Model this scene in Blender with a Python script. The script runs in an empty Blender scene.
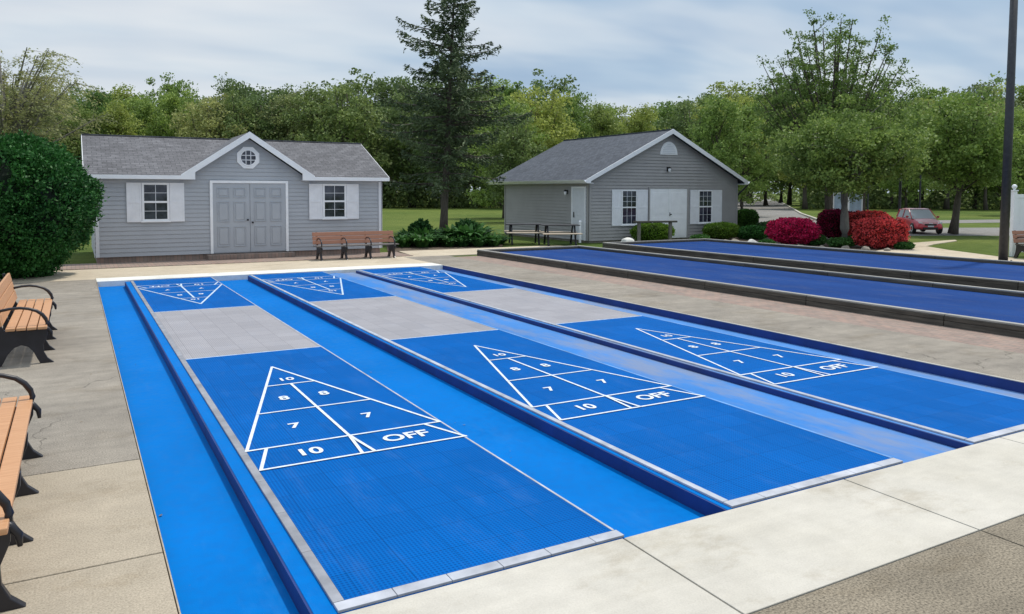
import bpy, bmesh, math, random
import numpy as np
from mathutils import Vector, Matrix
R = math.radians
random.seed(7)
C = bpy.context.scene.collection
scene = bpy.context.scene

# ------------------------------------------------------------------ camera
YAW, PITCH, ROLL, FPX, CZ = 0.51116, 0.049175, 0.0023, 780.8, 2.03
fwd = Vector((math.sin(YAW)*math.cos(PITCH), math.cos(YAW)*math.cos(PITCH), -math.sin(PITCH)))
rgt = Vector((math.cos(YAW), -math.sin(YAW), 0)); upv = rgt.cross(fwd)
r2 = rgt*math.cos(ROLL)+upv*math.sin(ROLL); u2 = upv*math.cos(ROLL)-rgt*math.sin(ROLL)
cd = bpy.data.cameras.new('camera'); cam = bpy.data.objects.new('camera', cd); C.objects.link(cam)
m = Matrix((r2, u2, -fwd)).transposed().to_4x4(); m.translation = Vector((0, 0, CZ)); cam.matrix_world = m
cd.sensor_width = 36; cd.lens = FPX/1024*36; cd.shift_y = -77/1024; cd.clip_end = 3000; cd.clip_start = .05
scene.camera = cam

def gp(px, py, z=0):            # the place on the ground that was surveyed from the photo
    d = fwd*FPX + r2*(px-512) + u2*(230-py)
    k = (z-CZ)/d.z
    return Vector((d.x*k, d.y*k, z))
def gd(px, depth):              # place on the ground at a bearing and a distance
    d = fwd*FPX + r2*(px-512)
    k = depth/FPX
    return Vector((d.x*k, d.y*k, 0))

# ------------------------------------------------------------------ materials
def newmat(name):
    mt = bpy.data.materials.new(name); mt.use_nodes = True
    nt = mt.node_tree; b = nt.nodes['Principled BSDF']
    return mt, nt, b
def N(nt, t, **kw):
    n = nt.nodes.new(t)
    for k, v in kw.items():
        if k in n.inputs: n.inputs[k].default_value = v
        else: setattr(n, k, v)
    return n
def L(nt, a, b): nt.links.new(a, b)
def rgb(c): return (c[0], c[1], c[2], 1)
def ramp(nt, src, stops):
    r = nt.nodes.new('ShaderNodeValToRGB'); e = r.color_ramp.elements
    while len(e) < len(stops): e.new(.5)
    for i, (p, c) in enumerate(stops): e[i].position = p; e[i].color = rgb(c) if len(c) == 3 else c
    L(nt, src, r.inputs[0]); return r.outputs[0]
def mul(nt, a, b, fac=1.0, mode='MULTIPLY'):
    mx = nt.nodes.new('ShaderNodeMix'); mx.data_type = 'RGBA'; mx.blend_type = mode
    mx.inputs[0].default_value = fac
    for s, v in ((6, a), (7, b)):
        if hasattr(v, 'is_linked') or hasattr(v, 'links'): L(nt, v, mx.inputs[s])
        else: mx.inputs[s].default_value = rgb(v)
    return mx.outputs[2]
def mixf(nt, f, a, b):
    o = mul(nt, a, b, 1, 'MIX'); L(nt, f, o.node.inputs[0]); return o
def bump(nt, b, h, s=.3, d=.01):
    bp = N(nt, 'ShaderNodeBump'); bp.inputs['Strength'].default_value = s; bp.inputs['Distance'].default_value = d
    L(nt, h, bp.inputs['Height']); L(nt, bp.outputs[0], b.inputs['Normal'])
def noise(nt, co, sc, det=4, rough=.55):
    n = N(nt, 'ShaderNodeTexNoise'); n.inputs['Scale'].default_value = sc; n.inputs['Detail'].default_value = det
    n.inputs['Roughness'].default_value = rough; L(nt, co, n.inputs['Vector']); return n.outputs['Fac']
def objco(nt): return N(nt, 'ShaderNodeTexCoord').outputs['Object']
def mapping(nt, co, scale=(1, 1, 1), rot=(0, 0, 0)):
    mp = N(nt, 'ShaderNodeMapping'); mp.inputs['Scale'].default_value = scale; mp.inputs['Rotation'].default_value = rot
    L(nt, co, mp.inputs['Vector']); return mp.outputs[0]
def plain(name, col, rough=.6, var=.12, scale=6, metal=0, bmp=.0, spec=.5):
    mt, nt, b = newmat(name); co = objco(nt)
    n = noise(nt, co, scale)
    c = ramp(nt, n, [(.3, tuple(x*(1-var) for x in col)), (.7, tuple(min(1, x*(1+var)) for x in col))])
    L(nt, c, b.inputs['Base Color']); b.inputs['Roughness'].default_value = rough
    b.inputs['Metallic'].default_value = metal; b.inputs['Specular IOR Level'].default_value = spec
    if bmp: bump(nt, b, noise(nt, co, scale*8), bmp)
    return mt
def concrete(name, col, dark, speck=.25, blotch=.9, streak=0, sp_scale=90, rough=.85, cracks=0):
    mt, nt, b = newmat(name); co = objco(nt)
    big = noise(nt, co, .7, 6, .62); mid = noise(nt, co, 4.5, 5, .6); fine = noise(nt, co, sp_scale, 2, .7)
    c = ramp(nt, big, [(.32, dark), (.62, col)])
    c = mul(nt, c, ramp(nt, mid, [(.3, (1-.16*blotch,)*3), (.65, (1.0,)*3)]))
    c = mul(nt, c, ramp(nt, fine, [(.33, (1-speck*1.3,)*3), (.5, (1.0,)*3), (.68, (1+speck*1.1,)*3)]))
    if streak:
        st = noise(nt, mapping(nt, co, (.35, 3.2, 1)), 1.6, 5, .65)
        c = mul(nt, c, ramp(nt, st, [(.35, (1-streak,)*3), (.6, (1.0,)*3)]))
    st2 = noise(nt, mapping(nt, co, (1, 1.6, 1), (0, 0, .5)), .9, 8, .72)      # water stains
    c = mul(nt, c, ramp(nt, st2, [(.36, (.80, .77, .72)), (.47, (1, 1, 1)), (.62, (1.03, 1.03, 1.03))]), .8)
    if cracks:
        wv = N(nt, 'ShaderNodeVectorMath', operation='ADD'); nn_ = N(nt, 'ShaderNodeTexNoise'); nn_.inputs['Scale'].default_value = 3; L(nt, co, nn_.inputs['Vector'])
        sc_ = N(nt, 'ShaderNodeVectorMath', operation='SCALE'); sc_.inputs['Scale'].default_value = .5; L(nt, nn_.outputs['Color'], sc_.inputs[0]); L(nt, co, wv.inputs[0]); L(nt, sc_.outputs[0], wv.inputs[1])
        vo = N(nt, 'ShaderNodeTexVoronoi', feature='DISTANCE_TO_EDGE'); vo.inputs['Scale'].default_value = .33; L(nt, wv.outputs[0], vo.inputs['Vector'])
        crk = ramp(nt, vo.outputs['Distance'], [(.0, (1, 1, 1)), (.0035, (0, 0, 0))])
        gate = ramp(nt, noise(nt, co, .5, 2), [(.50, (0, 0, 0)), (.56, (cracks,)*3)])
        ml = N(nt, 'ShaderNodeMath', operation='MULTIPLY'); L(nt, crk, ml.inputs[0]); L(nt, gate, ml.inputs[1])
        c = mixf(nt, ml.outputs[0], c, (.09, .08, .065))
    L(nt, c, b.inputs['Base Color']); b.inputs['Roughness'].default_value = rough
    b.inputs['Specular IOR Level'].default_value = .25
    bump(nt, b, fine, .35, .006)
    return mt
def leafmat(name, c0, c1, trans=.35, flower=None, fl_amt=0, objvar=.38, top=None):
    mt, nt, b = newmat(name)
    g = N(nt, 'ShaderNodeNewGeometry'); oi = N(nt, 'ShaderNodeObjectInfo')
    c = ramp(nt, g.outputs['Random Per Island'], [(0, c0), (1, c1)])
    co = objco(nt)
    n = noise(nt, co, .9, 3)
    c = mul(nt, c, ramp(nt, n, [(.35, (.70, .73, .76)), (.65, (1.12, 1.1, 1.0))]))
    c = mul(nt, c, ramp(nt, oi.outputs['Random'], [(0, (1-objvar, 1-objvar*.8, 1-objvar)), (1, (1+objvar, 1+objvar*.6, 1))]))
    if flower:
        mth = N(nt, 'ShaderNodeMath', operation='LESS_THAN'); mth.inputs[1].default_value = fl_amt
        mm = N(nt, 'ShaderNodeMath', operation='MULTIPLY'); mm.inputs[1].default_value = 7.31
        fr = N(nt, 'ShaderNodeMath', operation='FRACT'); L(nt, g.outputs['Random Per Island'], mm.inputs[0]); L(nt, mm.outputs[0], fr.inputs[0]); L(nt, fr.outputs[0], mth.inputs[0])
        c = mixf(nt, mth.outputs[0], c, flower)
    L(nt, c, b.inputs['Base Color']); b.inputs['Roughness'].default_value = .55; b.inputs['Specular IOR Level'].default_value = .25
    t = N(nt, 'ShaderNodeBsdfTranslucent'); L(nt, c, t.inputs['Color'])
    ms = N(nt, 'ShaderNodeMixShader'); ms.inputs[0].default_value = trans
    L(nt, b.outputs[0], ms.inputs[1]); L(nt, t.outputs[0], ms.inputs[2]); L(nt, ms.outputs[0], nt.nodes['Material Output'].inputs[0])
    return mt
M = {}
M['walk_grey'] = concrete('walk_grey', (.34, .305, .255), (.255, .23, .195), .3, 1.2, .14, cracks=.8)
M['walk_beige'] = concrete('walk_beige', (.43, .37, .285), (.375, .325, .25), .2, .8, .04)
M['walk_new'] = concrete('walk_new', (.60, .57, .505), (.53, .50, .43), .05, .7, .08)
M['walk_white'] = concrete('walk_white', (.78, .78, .74), (.68, .67, .62), .06, .6)
M['aggregate'] = concrete('aggregate', (.28, .24, .18), (.21, .18, .135), .42, 1.1, .1, 75)
M['path'] = concrete('path', (.58, .5, .38), (.5, .43, .33), .1, .7)
M['asphalt'] = concrete('asphalt', (.25, .24, .225), (.19, .185, .175), .2, .5)
M['soil'] = plain('soil', (.09, .065, .045), .95, .4, 9)

def brick_mat():
    mt, nt, b = newmat('pavers'); co = objco(nt)
    br = N(nt, 'ShaderNodeTexBrick'); br.inputs['Scale'].default_value = 1.0
    br.inputs['Color1'].default_value = rgb((.34, .24, .20)); br.inputs['Color2'].default_value = rgb((.27, .215, .19))
    br.inputs['Mortar'].default_value = rgb((.2, .18, .15)); br.inputs['Mortar Size'].default_value = .008
    br.inputs['Brick Width'].default_value = .2; br.inputs['Row Height'].default_value = .1
    L(nt, mapping(nt, co, rot=(0, 0, R(90))), br.inputs['Vector'])
    c = mul(nt, br.outputs['Color'], ramp(nt, noise(nt, co, 3, 6, .7), [(.3, (.7, .7, .7)), (.7, (1.2, 1.15, 1.1))]))
    L(nt, c, b.inputs['Base Color']); b.inputs['Roughness'].default_value = .9
    bump(nt, b, br.outputs['Fac'], -.4, .006); return mt
M['pavers'] = brick_mat()
def paint_blue(name, col, grime=.5, wear_x=None):
    mt, nt, b = newmat(name); co = objco(nt)
    n = noise(nt, co, .55, 5, .6); f = noise(nt, co, 14, 4, .6); fl = noise(nt, co, 140, 2)
    c = ramp(nt, n, [(.3, tuple(x*.86 for x in col)), (.7, tuple(x*1.08 for x in col))])
    c = mul(nt, c, ramp(nt, f, [(.35, (.93, .93, .95)), (.6, (1.03, 1.03, 1.02))]))
    # gutters paler blue towards the right, with grey dust smears
    sx = N(nt, 'ShaderNodeSeparateXYZ'); L(nt, co, sx.inputs[0])
    mr = N(nt, 'ShaderNodeMapRange'); mr.inputs['From Min'].default_value = 4.6; mr.inputs['From Max'].default_value = 6.6; mr.inputs['To Max'].default_value = .34
    L(nt, sx.outputs[0], mr.inputs['Value'])
    c = mixf(nt, mr.outputs[0], c, (.26, .43, .70))
    sc = noise(nt, mapping(nt, co, (2.0, .6, 1)), 1.8, 9, .78)
    c = mixf(nt, ramp(nt, sc, [(.54, (0, 0, 0)), (.82, (.14,)*3)]), c, (.14, .33, .60))
    c = mixf(nt, ramp(nt, noise(nt, co, 38, 2, .9), [(.75, (0, 0, 0)), (.81, (.55,)*3)]), c, (.30, .30, .28))
    d = noise(nt, mapping(nt, co, (1, .3, 1)), 1.1, 5, .7)
    dm = ramp(nt, d, [(.44, (0, 0, 0)), (.6, (1, 1, 1))])
    mr2 = N(nt, 'ShaderNodeMapRange'); mr2.inputs['From Min'].default_value = 4.2; mr2.inputs['From Max'].default_value = 5.6; mr2.inputs['To Max'].default_value = grime
    L(nt, sx.outputs[0], mr2.inputs['Value'])
    mm = N(nt, 'ShaderNodeMath', operation='MULTIPLY'); L(nt, dm, mm.inputs[0]); L(nt, mr2.outputs[0], mm.inputs[1])
    c = mixf(nt, mm.outputs[0], c, (.26, .27, .30))
    L(nt, c, b.inputs['Base Color']); b.inputs['Specular IOR Level'].default_value = .03
    L(nt, ramp(nt, f, [(.3, (.42,)*3), (.7, (.65,)*3)]), b.inputs['Roughness'])
    bump(nt, b, fl, .15, .004); return mt
M['gutter'] = paint_blue('gutter_paint', (.0003, .155, .52), .6)
M['navy'] = plain('navy_paint', (.004, .03, .17), .6, .25, 3, bmp=.2)  # darker blue, shade of the left-facing sides put into the colour
def tilemat(name, col, col2, gridc=(.6, .6, .6)):
    mt, nt, b = newmat(name); co = objco(nt)
    n = noise(nt, co, .8, 5)
    c = ramp(nt, n, [(.3, tuple(x*.9 for x in col)), (.7, tuple(x*1.1 for x in col))])
    # perforated interlocking tiles: fine diamond lattice
    sx = N(nt, 'ShaderNodeSeparateXYZ'); L(nt, mapping(nt, co, (1, 1, 1), (0, 0, R(45))), sx.inputs[0])
    def wave(out, per):
        a = N(nt, 'ShaderNodeMath', operation='MULTIPLY'); a.inputs[1].default_value = 2*math.pi/per; L(nt, out, a.inputs[0])
        s = N(nt, 'ShaderNodeMath', operation='SINE'); L(nt, a.outputs[0], s.inputs[0]); return s.outputs[0]
    wa, wb = wave(sx.outputs[0], .034), wave(sx.outputs[1], .034)
    pm = N(nt, 'ShaderNodeMath', operation='MULTIPLY'); L(nt, wa, pm.inputs[0]); L(nt, wb, pm.inputs[1])
    hole = ramp(nt, pm.outputs[0], [(.06, (1, 1, 1)), (.45, (0, 0, 0))])
    c = mixf(nt, hole, col2, c)
    # seams between the 30 cm tiles
    br = N(nt, 'ShaderNodeTexBrick'); br.offset = 0; br.inputs['Scale'].default_value = 1
    br.inputs['Brick Width'].default_value = .305; br.inputs['Row Height'].default_value = .305; br.inputs['Mortar Size'].default_value = .0035
    br.inputs['Color1'].default_value = rgb((1, 1, 1)); br.inputs['Color2'].default_value = rgb((.9, .9, .9)); br.inputs['Mortar'].default_value = rgb(gridc)
    L(nt, co, br.inputs['Vector'])
    c = mul(nt, c, br.outputs['Color'])
    sc = noise(nt, mapping(nt, co, (2.2, .5, 1), (0, 0, .12)), 2.2, 9, .78)
    c = mixf(nt, ramp(nt, sc, [(.52, (0, 0, 0)), (.80, (.10,)*3)]), c, (.22, .34, .52))
    dd_ = noise(nt, co, 45, 2, .9)
    c = mixf(nt, ramp(nt, dd_, [(.74, (0, 0, 0)), (.80, (.5,)*3)]), c, (.35, .36, .34))
    L(nt, c, b.inputs['Base Color']); b.inputs['Roughness'].default_value = .6; b.inputs['Specular IOR Level'].default_value = .03
    bump(nt, b, hole, .25, .003); return mt
M['tile_blue'] = tilemat('tile_blue', (.0003, .115, .43), (.0003, .072, .30), (.72, .72, .72))
M['tile_grey'] = tilemat('tile_grey', (.36, .355, .38), (.26, .26, .285), (.72, .72, .72))
M['trim_grey'] = plain('trim_grey', (.26, .27, .30), .5, .25, 5)
M['trim_pale'] = plain('trim_pale', (.40, .43, .49), .5, .25, 5)
M['trim_end'] = plain('trim_end', (.42, .44, .49), .55, .25, 5)
M['edge_blue'] = plain('edge_blue', (.10, .27, .58), .6, .3, 3)
M['line'] = plain('line_white', (.66, .72, .80), .55, .16, 16)
M['line_far'] = plain('line_far', (.50, .62, .76), .5, .25, 9)
M['line_worn'] = plain('line_worn', (.45, .60, .80), .5, .3, 14)
def fabric_carpet():
    mt, nt, b = newmat('carpet'); co = objco(nt)
    c = ramp(nt, noise(nt, mapping(nt, co, (1, .3, 1)), .9, 5), [(.3, (.010, .042, .175)), (.7, (.016, .062, .235))])
    c = mul(nt, c, ramp(nt, noise(nt, co, 60, 2, .8), [(.3, (.7,)*3), (.7, (1.25,)*3)]))
    c = mixf(nt, ramp(nt, noise(nt, mapping(nt, co, (1.5, .5, 1)), 1.6, 7, .75), [(.5, (0, 0, 0)), (.75, (.35,)*3)]), c, (.11, .13, .19))
    L(nt, c, b.inputs['Base Color']); b.inputs['Roughness'].default_value = .95; b.inputs['Specular IOR Level'].default_value = .1
    bump(nt, b, noise(nt, co, 90, 2), .5, .01); return mt
M['carpet'] = fabric_carpet()
def wood(name, c0, c1, scale=(2, 30, 30), rough=.7):
    mt, nt, b = newmat(name); co = objco(nt)
    n = noise(nt, mapping(nt, co, scale), 2.0, 5, .65)
    c = ramp(nt, n, [(.3, c0), (.7, c1)])
    g = N(nt, 'ShaderNodeNewGeometry'); c = mul(nt, c, ramp(nt, g.outputs['Random Per Island'], [(0, (.82,)*3), (1, (1.12,)*3)]))
    L(nt, c, b.inputs['Base Color']); b.inputs['Roughness'].default_value = rough; bump(nt, b, n, .2, .004); return mt
M['timber_side'] = wood('timber_side', (.04, .036, .03), (.12, .108, .088), (14, 1, 14), .9)  # dark tone carries the shade on the bocce timber faces
M['timber_top'] = wood('timber_top', (.27, .265, .245), (.42, .41, .38), (14, 1, 14), .8)  # paler copy for the timber tops, sunlight put into the colour
M['slat'] = wood('slat', (.50, .25, .115), (.66, .37, .19), (30, 2, 30), .5)
M['slat_back'] = wood('slat_back', (.33, .145, .085), (.44, .2, .12), (2, 30, 30), .5)
M['iron'] = plain('iron', (.012, .012, .018), .38, .3, 10)
M['iron_dull'] = plain('iron_dull', (.035, .035, .04), .5, .3, 10)
M['tabletop_grey'] = wood('seat_grey', (.10, .09, .09), (.18, .165, .16), (2, 20, 20))
M['tan_wood'] = wood('tan_wood', (.55, .44, .34), (.68, .58, .46), (2, 20, 20))
M['siding1'] = plain('siding_light', (.42, .44, .47), .6, .06, 1.5)
M['siding2'] = plain('siding_dark', (.36, .35, .345), .6, .07, 1.5)
M['white'] = plain('white_trim', (.88, .89, .91), .45, .05, 3)
M['offwhite'] = plain('off_white', (.70, .72, .76), .5, .05, 4)
M['shutter'] = plain('shutter', (.82, .83, .86), .5, .05, 4)
M['door1'] = plain('door_grey', (.42, .445, .48), .5, .05, 2)
M['black'] = plain('black', (.012, .012, .014), .4, .2, 8)
def glass():
    mt, nt, b = newmat('window_glass'); co = objco(nt)
    L(nt, ramp(nt, noise(nt, co, 2.5, 3), [(.35, (.01, .012, .022)), (.7, (.07, .08, .11))]), b.inputs['Base Color'])
    b.inputs['Roughness'].default_value = .05; b.inputs['Specular IOR Level'].default_value = .6; return mt
M['glass'] = glass()
def shingles(name, c0, c1, axis):
    mt, nt, b = newmat(name); co = objco(nt)
    mp = mapping(nt, co)
    sp = N(nt, 'ShaderNodeSeparateXYZ'); L(nt, co, sp.inputs[0]); cb = N(nt, 'ShaderNodeCombineXYZ')
    L(nt, sp.outputs[0 if axis == 'X' else 1], cb.inputs[0])
    s = N(nt, 'ShaderNodeMath', operation='MULTIPLY'); s.inputs[1].default_value = 2.2; L(nt, sp.outputs[2], s.inputs[0]); L(nt, s.outputs[0], cb.inputs[1])
    br = N(nt, 'ShaderNodeTexBrick'); br.inputs['Scale'].default_value = 1; br.inputs['Brick Width'].default_value = .24; br.inputs['Row Height'].default_value = .125
    br.inputs['Mortar Size'].default_value = .008; br.inputs['Color1'].default_value = rgb(c0); br.inputs['Color2'].default_value = rgb(c1)
    br.inputs['Mortar'].default_value = rgb(tuple(x*.55 for x in c0)); br.inputs['Bias'].default_value = 0
    L(nt, cb.outputs[0], br.inputs['Vector'])
    c = mul(nt, br.outputs['Color'], ramp(nt, noise(nt, co, 7, 5, .85), [(.3, (.6,)*3), (.7, (1.35,)*3)]))
    c = mul(nt, c, ramp(nt, noise(nt, co, .8, 3), [(.3, (.85,)*3), (.7, (1.1,)*3)]))
    L(nt, c, b.inputs['Base Color']); b.inputs['Roughness'].default_value = .9
    bump(nt, b, br.outputs['Fac'], -.5, .02); return mt
M['roof1'] = shingles('roof_grey', (.115, .115, .125), (.165, .165, .178), 'X')
M['roof2'] = shingles('roof_slate', (.062, .072, .092), (.095, .107, .13), 'Y')
M['bark'] = wood('bark', (.055, .045, .035), (.13, .11, .09), (12, 12, 2), .95)
M['bark_pale'] = wood('bark_pale', (.13, .12, .105), (.24, .225, .2), (12, 12, 2), .95)
M['spruce'] = leafmat('spruce_needles', (0.05, 0.085, 0.05), (0.12, 0.18, 0.1), .1)
M['hedge'] = leafmat('hedge_leaves', (0.018, 0.095, 0.022), (0.075, 0.25, 0.06), .2)
M['hedge_core'] = plain('hedge_core', (.008, .018, .008), .95, .4, 5)  # near-black tone standing in for the shade inside the bushes
M['tree_dark'] = leafmat('tree_dark', (0.11, 0.175, 0.075), (0.22, 0.31, 0.125), .3)  # woodland greens paled, distance haze put into the colour
M['tree_mid'] = leafmat('tree_mid', (0.14, 0.24, 0.065), (0.3, 0.43, 0.135), .35)
M['tree_lime'] = leafmat('tree_lime', (0.22, 0.3, 0.08), (0.4, 0.48, 0.16), .4)
M['tree_olive'] = leafmat('tree_olive', (0.2, 0.25, 0.11), (0.36, 0.42, 0.21), .35)
M['willow'] = leafmat('willow_leaves', (0.3, 0.34, 0.17), (0.48, 0.5, 0.28), .4)
M['tree_near'] = leafmat('near_leaves', (0.1, 0.18, 0.05), (0.26, 0.38, 0.12), .35)
M['shrub'] = leafmat('shrub_leaves', (.03, .09, .018), (.075, .2, .04), .3)
M['shrub_lime'] = leafmat('shrub_lime', (.07, .16, .02), (.15, .29, .04), .3)
M['plant'] = leafmat('plant_leaves', (.03, .11, .03), (.09, .23, .065), .25)
M['azalea_pink'] = leafmat('azalea_pink', (.06, .012, .025), (.16, .02, .06), .25, (.66, .022, .12), .85)
M['azalea_red'] = leafmat('azalea_red', (.06, .014, .02), (.14, .02, .03), .25, (.76, .10, .10), .78)
M['azalea_dark'] = leafmat('azalea_dark', (.03, .008, .012), (.09, .012, .03), .25, (.34, .010, .07), .6)
M['rock'] = plain('rock', (.27, .24, .20), .9, .3, 7, bmp=.5)
M['white_rock'] = plain('white_rock', (.75, .74, .7), .8, .1, 7)
def lawn_mat():
    mt, nt, b = newmat('lawn'); co = objco(nt)
    c = ramp(nt, noise(nt, co, .07, 5, .6), [(.35, (.075, .125, .026)), (.65, (.15, .19, .045))])
    c = mul(nt, c, ramp(nt, noise(nt, co, 1.3, 5, .7), [(.3, (.7, .75, .7)), (.7, (1.2, 1.15, 1.2))]))
    c = mul(nt, c, ramp(nt, noise(nt, co, 30, 3, .8), [(.3, (.6,)*3), (.7, (1.3,)*3)]))
    L(nt, c, b.inputs['Base Color']); b.inputs['Roughness'].default_value = .95; b.inputs['Specular IOR Level'].default_value = .1
    bump(nt, b, noise(nt, co, 25, 3, .8), .8, .05); return mt
M['lawn'] = lawn_mat()

# ------------------------------------------------------------------ mesh helpers
class MB:
    def __init__(s): s.v = []; s.f = []; s.mi = []
    def quad(s, *p, m=0):
        i = len(s.v); s.v += [tuple(q) for q in p]; s.f.append(tuple(range(i, i+len(p)))); s.mi.append(m); return s
    def box(s, x0, x1, y0, y1, z0, z1, m=0, xf=None):
        P = [(x, y, z) for z in (z0, z1) for y in (y0, y1) for x in (x0, x1)]
        if xf: P = [tuple(xf @ Vector(p)) for p in P]
        i = len(s.v); s.v += P
        for f in ((0, 2, 3, 1), (4, 5, 7, 6), (0, 1, 5, 4), (2, 6, 7, 3), (0, 4, 6, 2), (1, 3, 7, 5)):
            s.f.append(tuple(i+k for k in f)); s.mi.append(m)
        return s
    def prism(s, pts, a, b, plane='XY', m=0):
        """extrude a polygon from a to b; plane XY->z, XZ->y, YZ->x"""
        def mk(p, h): return {'XY': (p[0], p[1], h), 'XZ': (p[0], h, p[1]), 'YZ': (h, p[0], p[1])}[plane]
        i = len(s.v); n = len(pts)
        s.v += [mk(p, a) for p in pts]+[mk(p, b) for p in pts]
        s.f.append(tuple(i+k for k in range(n))[::-1]); s.f.append(tuple(i+n+k for k in range(n)))
        for k in range(n): s.f.append((i+k, i+(k+1) % n, i+n+(k+1) % n, i+n+k))
        s.mi += [m]*(n+2); return s
    def tube(s, pts, rad, seg=8, m=0, cap=True):
        pts = [Vector(p) for p in pts]; n = len(pts)
        rs = rad if isinstance(rad, (list, tuple)) else [rad]*n
        base = len(s.v); ref = Vector((0, 0, 1))
        for k, p in enumerate(pts):
            t = (pts[min(k+1, n-1)]-pts[max(k-1, 0)]).normalized()
            a = t.cross(ref)
            if a.length < .05: a = t.cross(Vector((1, 0, 0)))
            a.normalize(); b = t.cross(a)
            for j in range(seg):
                w = 2*math.pi*j/seg; s.v.append(tuple(p+(a*math.cos(w)+b*math.sin(w))*rs[k]))
        for k in range(n-1):
            for j in range(seg):
                s.f.append((base+k*seg+j, base+k*seg+(j+1) % seg, base+(k+1)*seg+(j+1) % seg, base+(k+1)*seg+j)); s.mi.append(m)
        if cap:
            s.f.append(tuple(base+j for j in range(seg))[::-1]); s.f.append(tuple(base+(n-1)*seg+j for j in range(seg))); s.mi += [m, m]
        return s
    def lathe(s, prof, c=(0, 0), seg=20, m=0):
        b = len(s.v)
        for r, z in prof:
            for j in range(seg):
                w = 2*math.pi*j/seg; s.v.append((c[0]+r*math.cos(w), c[1]+r*math.sin(w), z))
        for k in range(len(prof)-1):
            for j in range(seg):
                s.f.append((b+k*seg+j, b+k*seg+(j+1) % seg, b+(k+1)*seg+(j+1) % seg, b+(k+1)*seg+j)); s.mi.append(m)
        s.f.append(tuple(b+j for j in range(seg))[::-1]); s.f.append(tuple(b+(len(prof)-1)*seg+j for j in range(seg))); s.mi += [m, m]
        return s
    def build(s, name, mats, parent=None, bevel=0, smooth=False, offset=(0, 0, 0)):
        me = bpy.data.meshes.new(name); me.from_pydata([(v[0]-offset[0], v[1]-offset[1], v[2]-offset[2]) for v in s.v], [], s.f)
        mats = mats if isinstance(mats, (list, tuple)) else [mats]
        for mt in mats: me.materials.append(mt)
        me.polygons.foreach_set('material_index', s.mi)
        if smooth: me.polygons.foreach_set('use_smooth', [True]*len(me.polygons))
        bm = bmesh.new(); bm.from_mesh(me)
        bmesh.ops.recalc_face_normals(bm, faces=bm.faces); bm.to_mesh(me); bm.free()
        o = bpy.data.objects.new(name, me); C.objects.link(o); o.location = offset
        if bevel:
            b = o.modifiers.new('bevel', 'BEVEL'); b.width = bevel; b.segments = 2; b.limit_method = 'ANGLE'
        if parent: o.parent = parent
        return o
def tag(o, label=None, cat=None, group=None, kind=None):
    if label: o['label'] = label
    if cat: o['category'] = cat
    if group: o['group'] = group
    if kind: o['kind'] = kind
    return o
def thing(name, label, cat, loc=(0, 0, 0), rz=0, group=None):
    o = bpy.data.objects.new(name, None); C.objects.link(o); o.location = loc; o.rotation_euler = (0, 0, rz)
    o.empty_display_size = .2
    return tag(o, label, cat, group)
def struct(o, label=None, cat=None): return tag(o, label, cat, kind='structure')
def kids(o): return [c for c in bpy.data.objects if c.parent == o]
def copy_tree(o, loc=None, rz=None, label=None, parent=None):
    c = o.copy(); C.objects.link(c)
    if parent: c.parent = parent
    for ch in kids(o): copy_tree(ch, parent=c)
    if loc is not None: c.location = loc
    if rz is not None: c.rotation_euler = (0, 0, rz)
    if label: c['label'] = label
    return c

# ------------------------------------------------------------------ world and sun
SUN = Vector((.42, .10, 1.0)).normalized()
w = bpy.data.worlds.new('World'); scene.world = w; w.use_nodes = True
nt = w.node_tree; bg = nt.nodes['Background']; bg.inputs['Strength'].default_value = .1
sky = N(nt, 'ShaderNodeTexSky', sky_type='NISHITA'); sky.sun_disc = False
sky.sun_elevation = math.asin(SUN.z); sky.sun_rotation = math.atan2(SUN.x, SUN.y)
sky.air_density = 1.3; sky.dust_density = 1.6; sky.ozone_density = 1.2
tc = N(nt, 'ShaderNodeTexCoord').outputs['Generated']
sx = N(nt, 'ShaderNodeSeparateXYZ'); L(nt, tc, sx.inputs[0])
zz = N(nt, 'ShaderNodeMath', operation='ADD'); zz.inputs[1].default_value = .16; L(nt, sx.outputs[2], zz.inputs[0])
zm = N(nt, 'ShaderNodeMath', operation='MAXIMUM'); zm.inputs[1].default_value = .05; L(nt, zz.outputs[0], zm.inputs[0])
cb = N(nt, 'ShaderNodeCombineXYZ')
for i in (0, 1):
    dv = N(nt, 'ShaderNodeMath', operation='DIVIDE'); L(nt, sx.outputs[i], dv.inputs[0]); L(nt, zm.outputs[0], dv.inputs[1]); L(nt, dv.outputs[0], cb.inputs[i])
cv = mapping(nt, cb.outputs[0], (1.0, 1.9, 1), (0, 0, R(28)))
n1 = noise(nt, cv, .58, 4, .45); n2 = noise(nt, cv, 1.3, 3, .4)
cloud = ramp(nt, n1, [(.33, (3.1, 4.6, 6.6)), (.43, (4.4, 5.7, 7.3)), (.50, (6.2, 7.1, 8.1)), (.62, (7.7, 8.1, 8.6))])
cloud = mul(nt, cloud, ramp(nt, n2, [(.34, (.88, .91, .95)), (.6, (1.03, 1.03, 1.02))]))
hz = N(nt, 'ShaderNodeMapRange'); hz.inputs['From Min'].default_value = 0; hz.inputs['From Max'].default_value = .16; hz.inputs['To Min'].default_value = .55; hz.inputs['To Max'].default_value = 0
L(nt, sx.outputs[2], hz.inputs['Value'])
cloud = mixf(nt, hz.outputs[0], cloud, (6.8, 7.7, 8.7))
skyc = mul(nt, sky.outputs[0], cloud, .88, 'MIX')
zb = N(nt, 'ShaderNodeMapRange'); zb.inputs['From Min'].default_value = .34; zb.inputs['From Max'].default_value = .8; zb.inputs['To Min'].default_value = 1; zb.inputs['To Max'].default_value = 1.4
L(nt, sx.outputs[2], zb.inputs['Value'])          # added brightening overhead, out of view, to lift the ambient light
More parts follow.
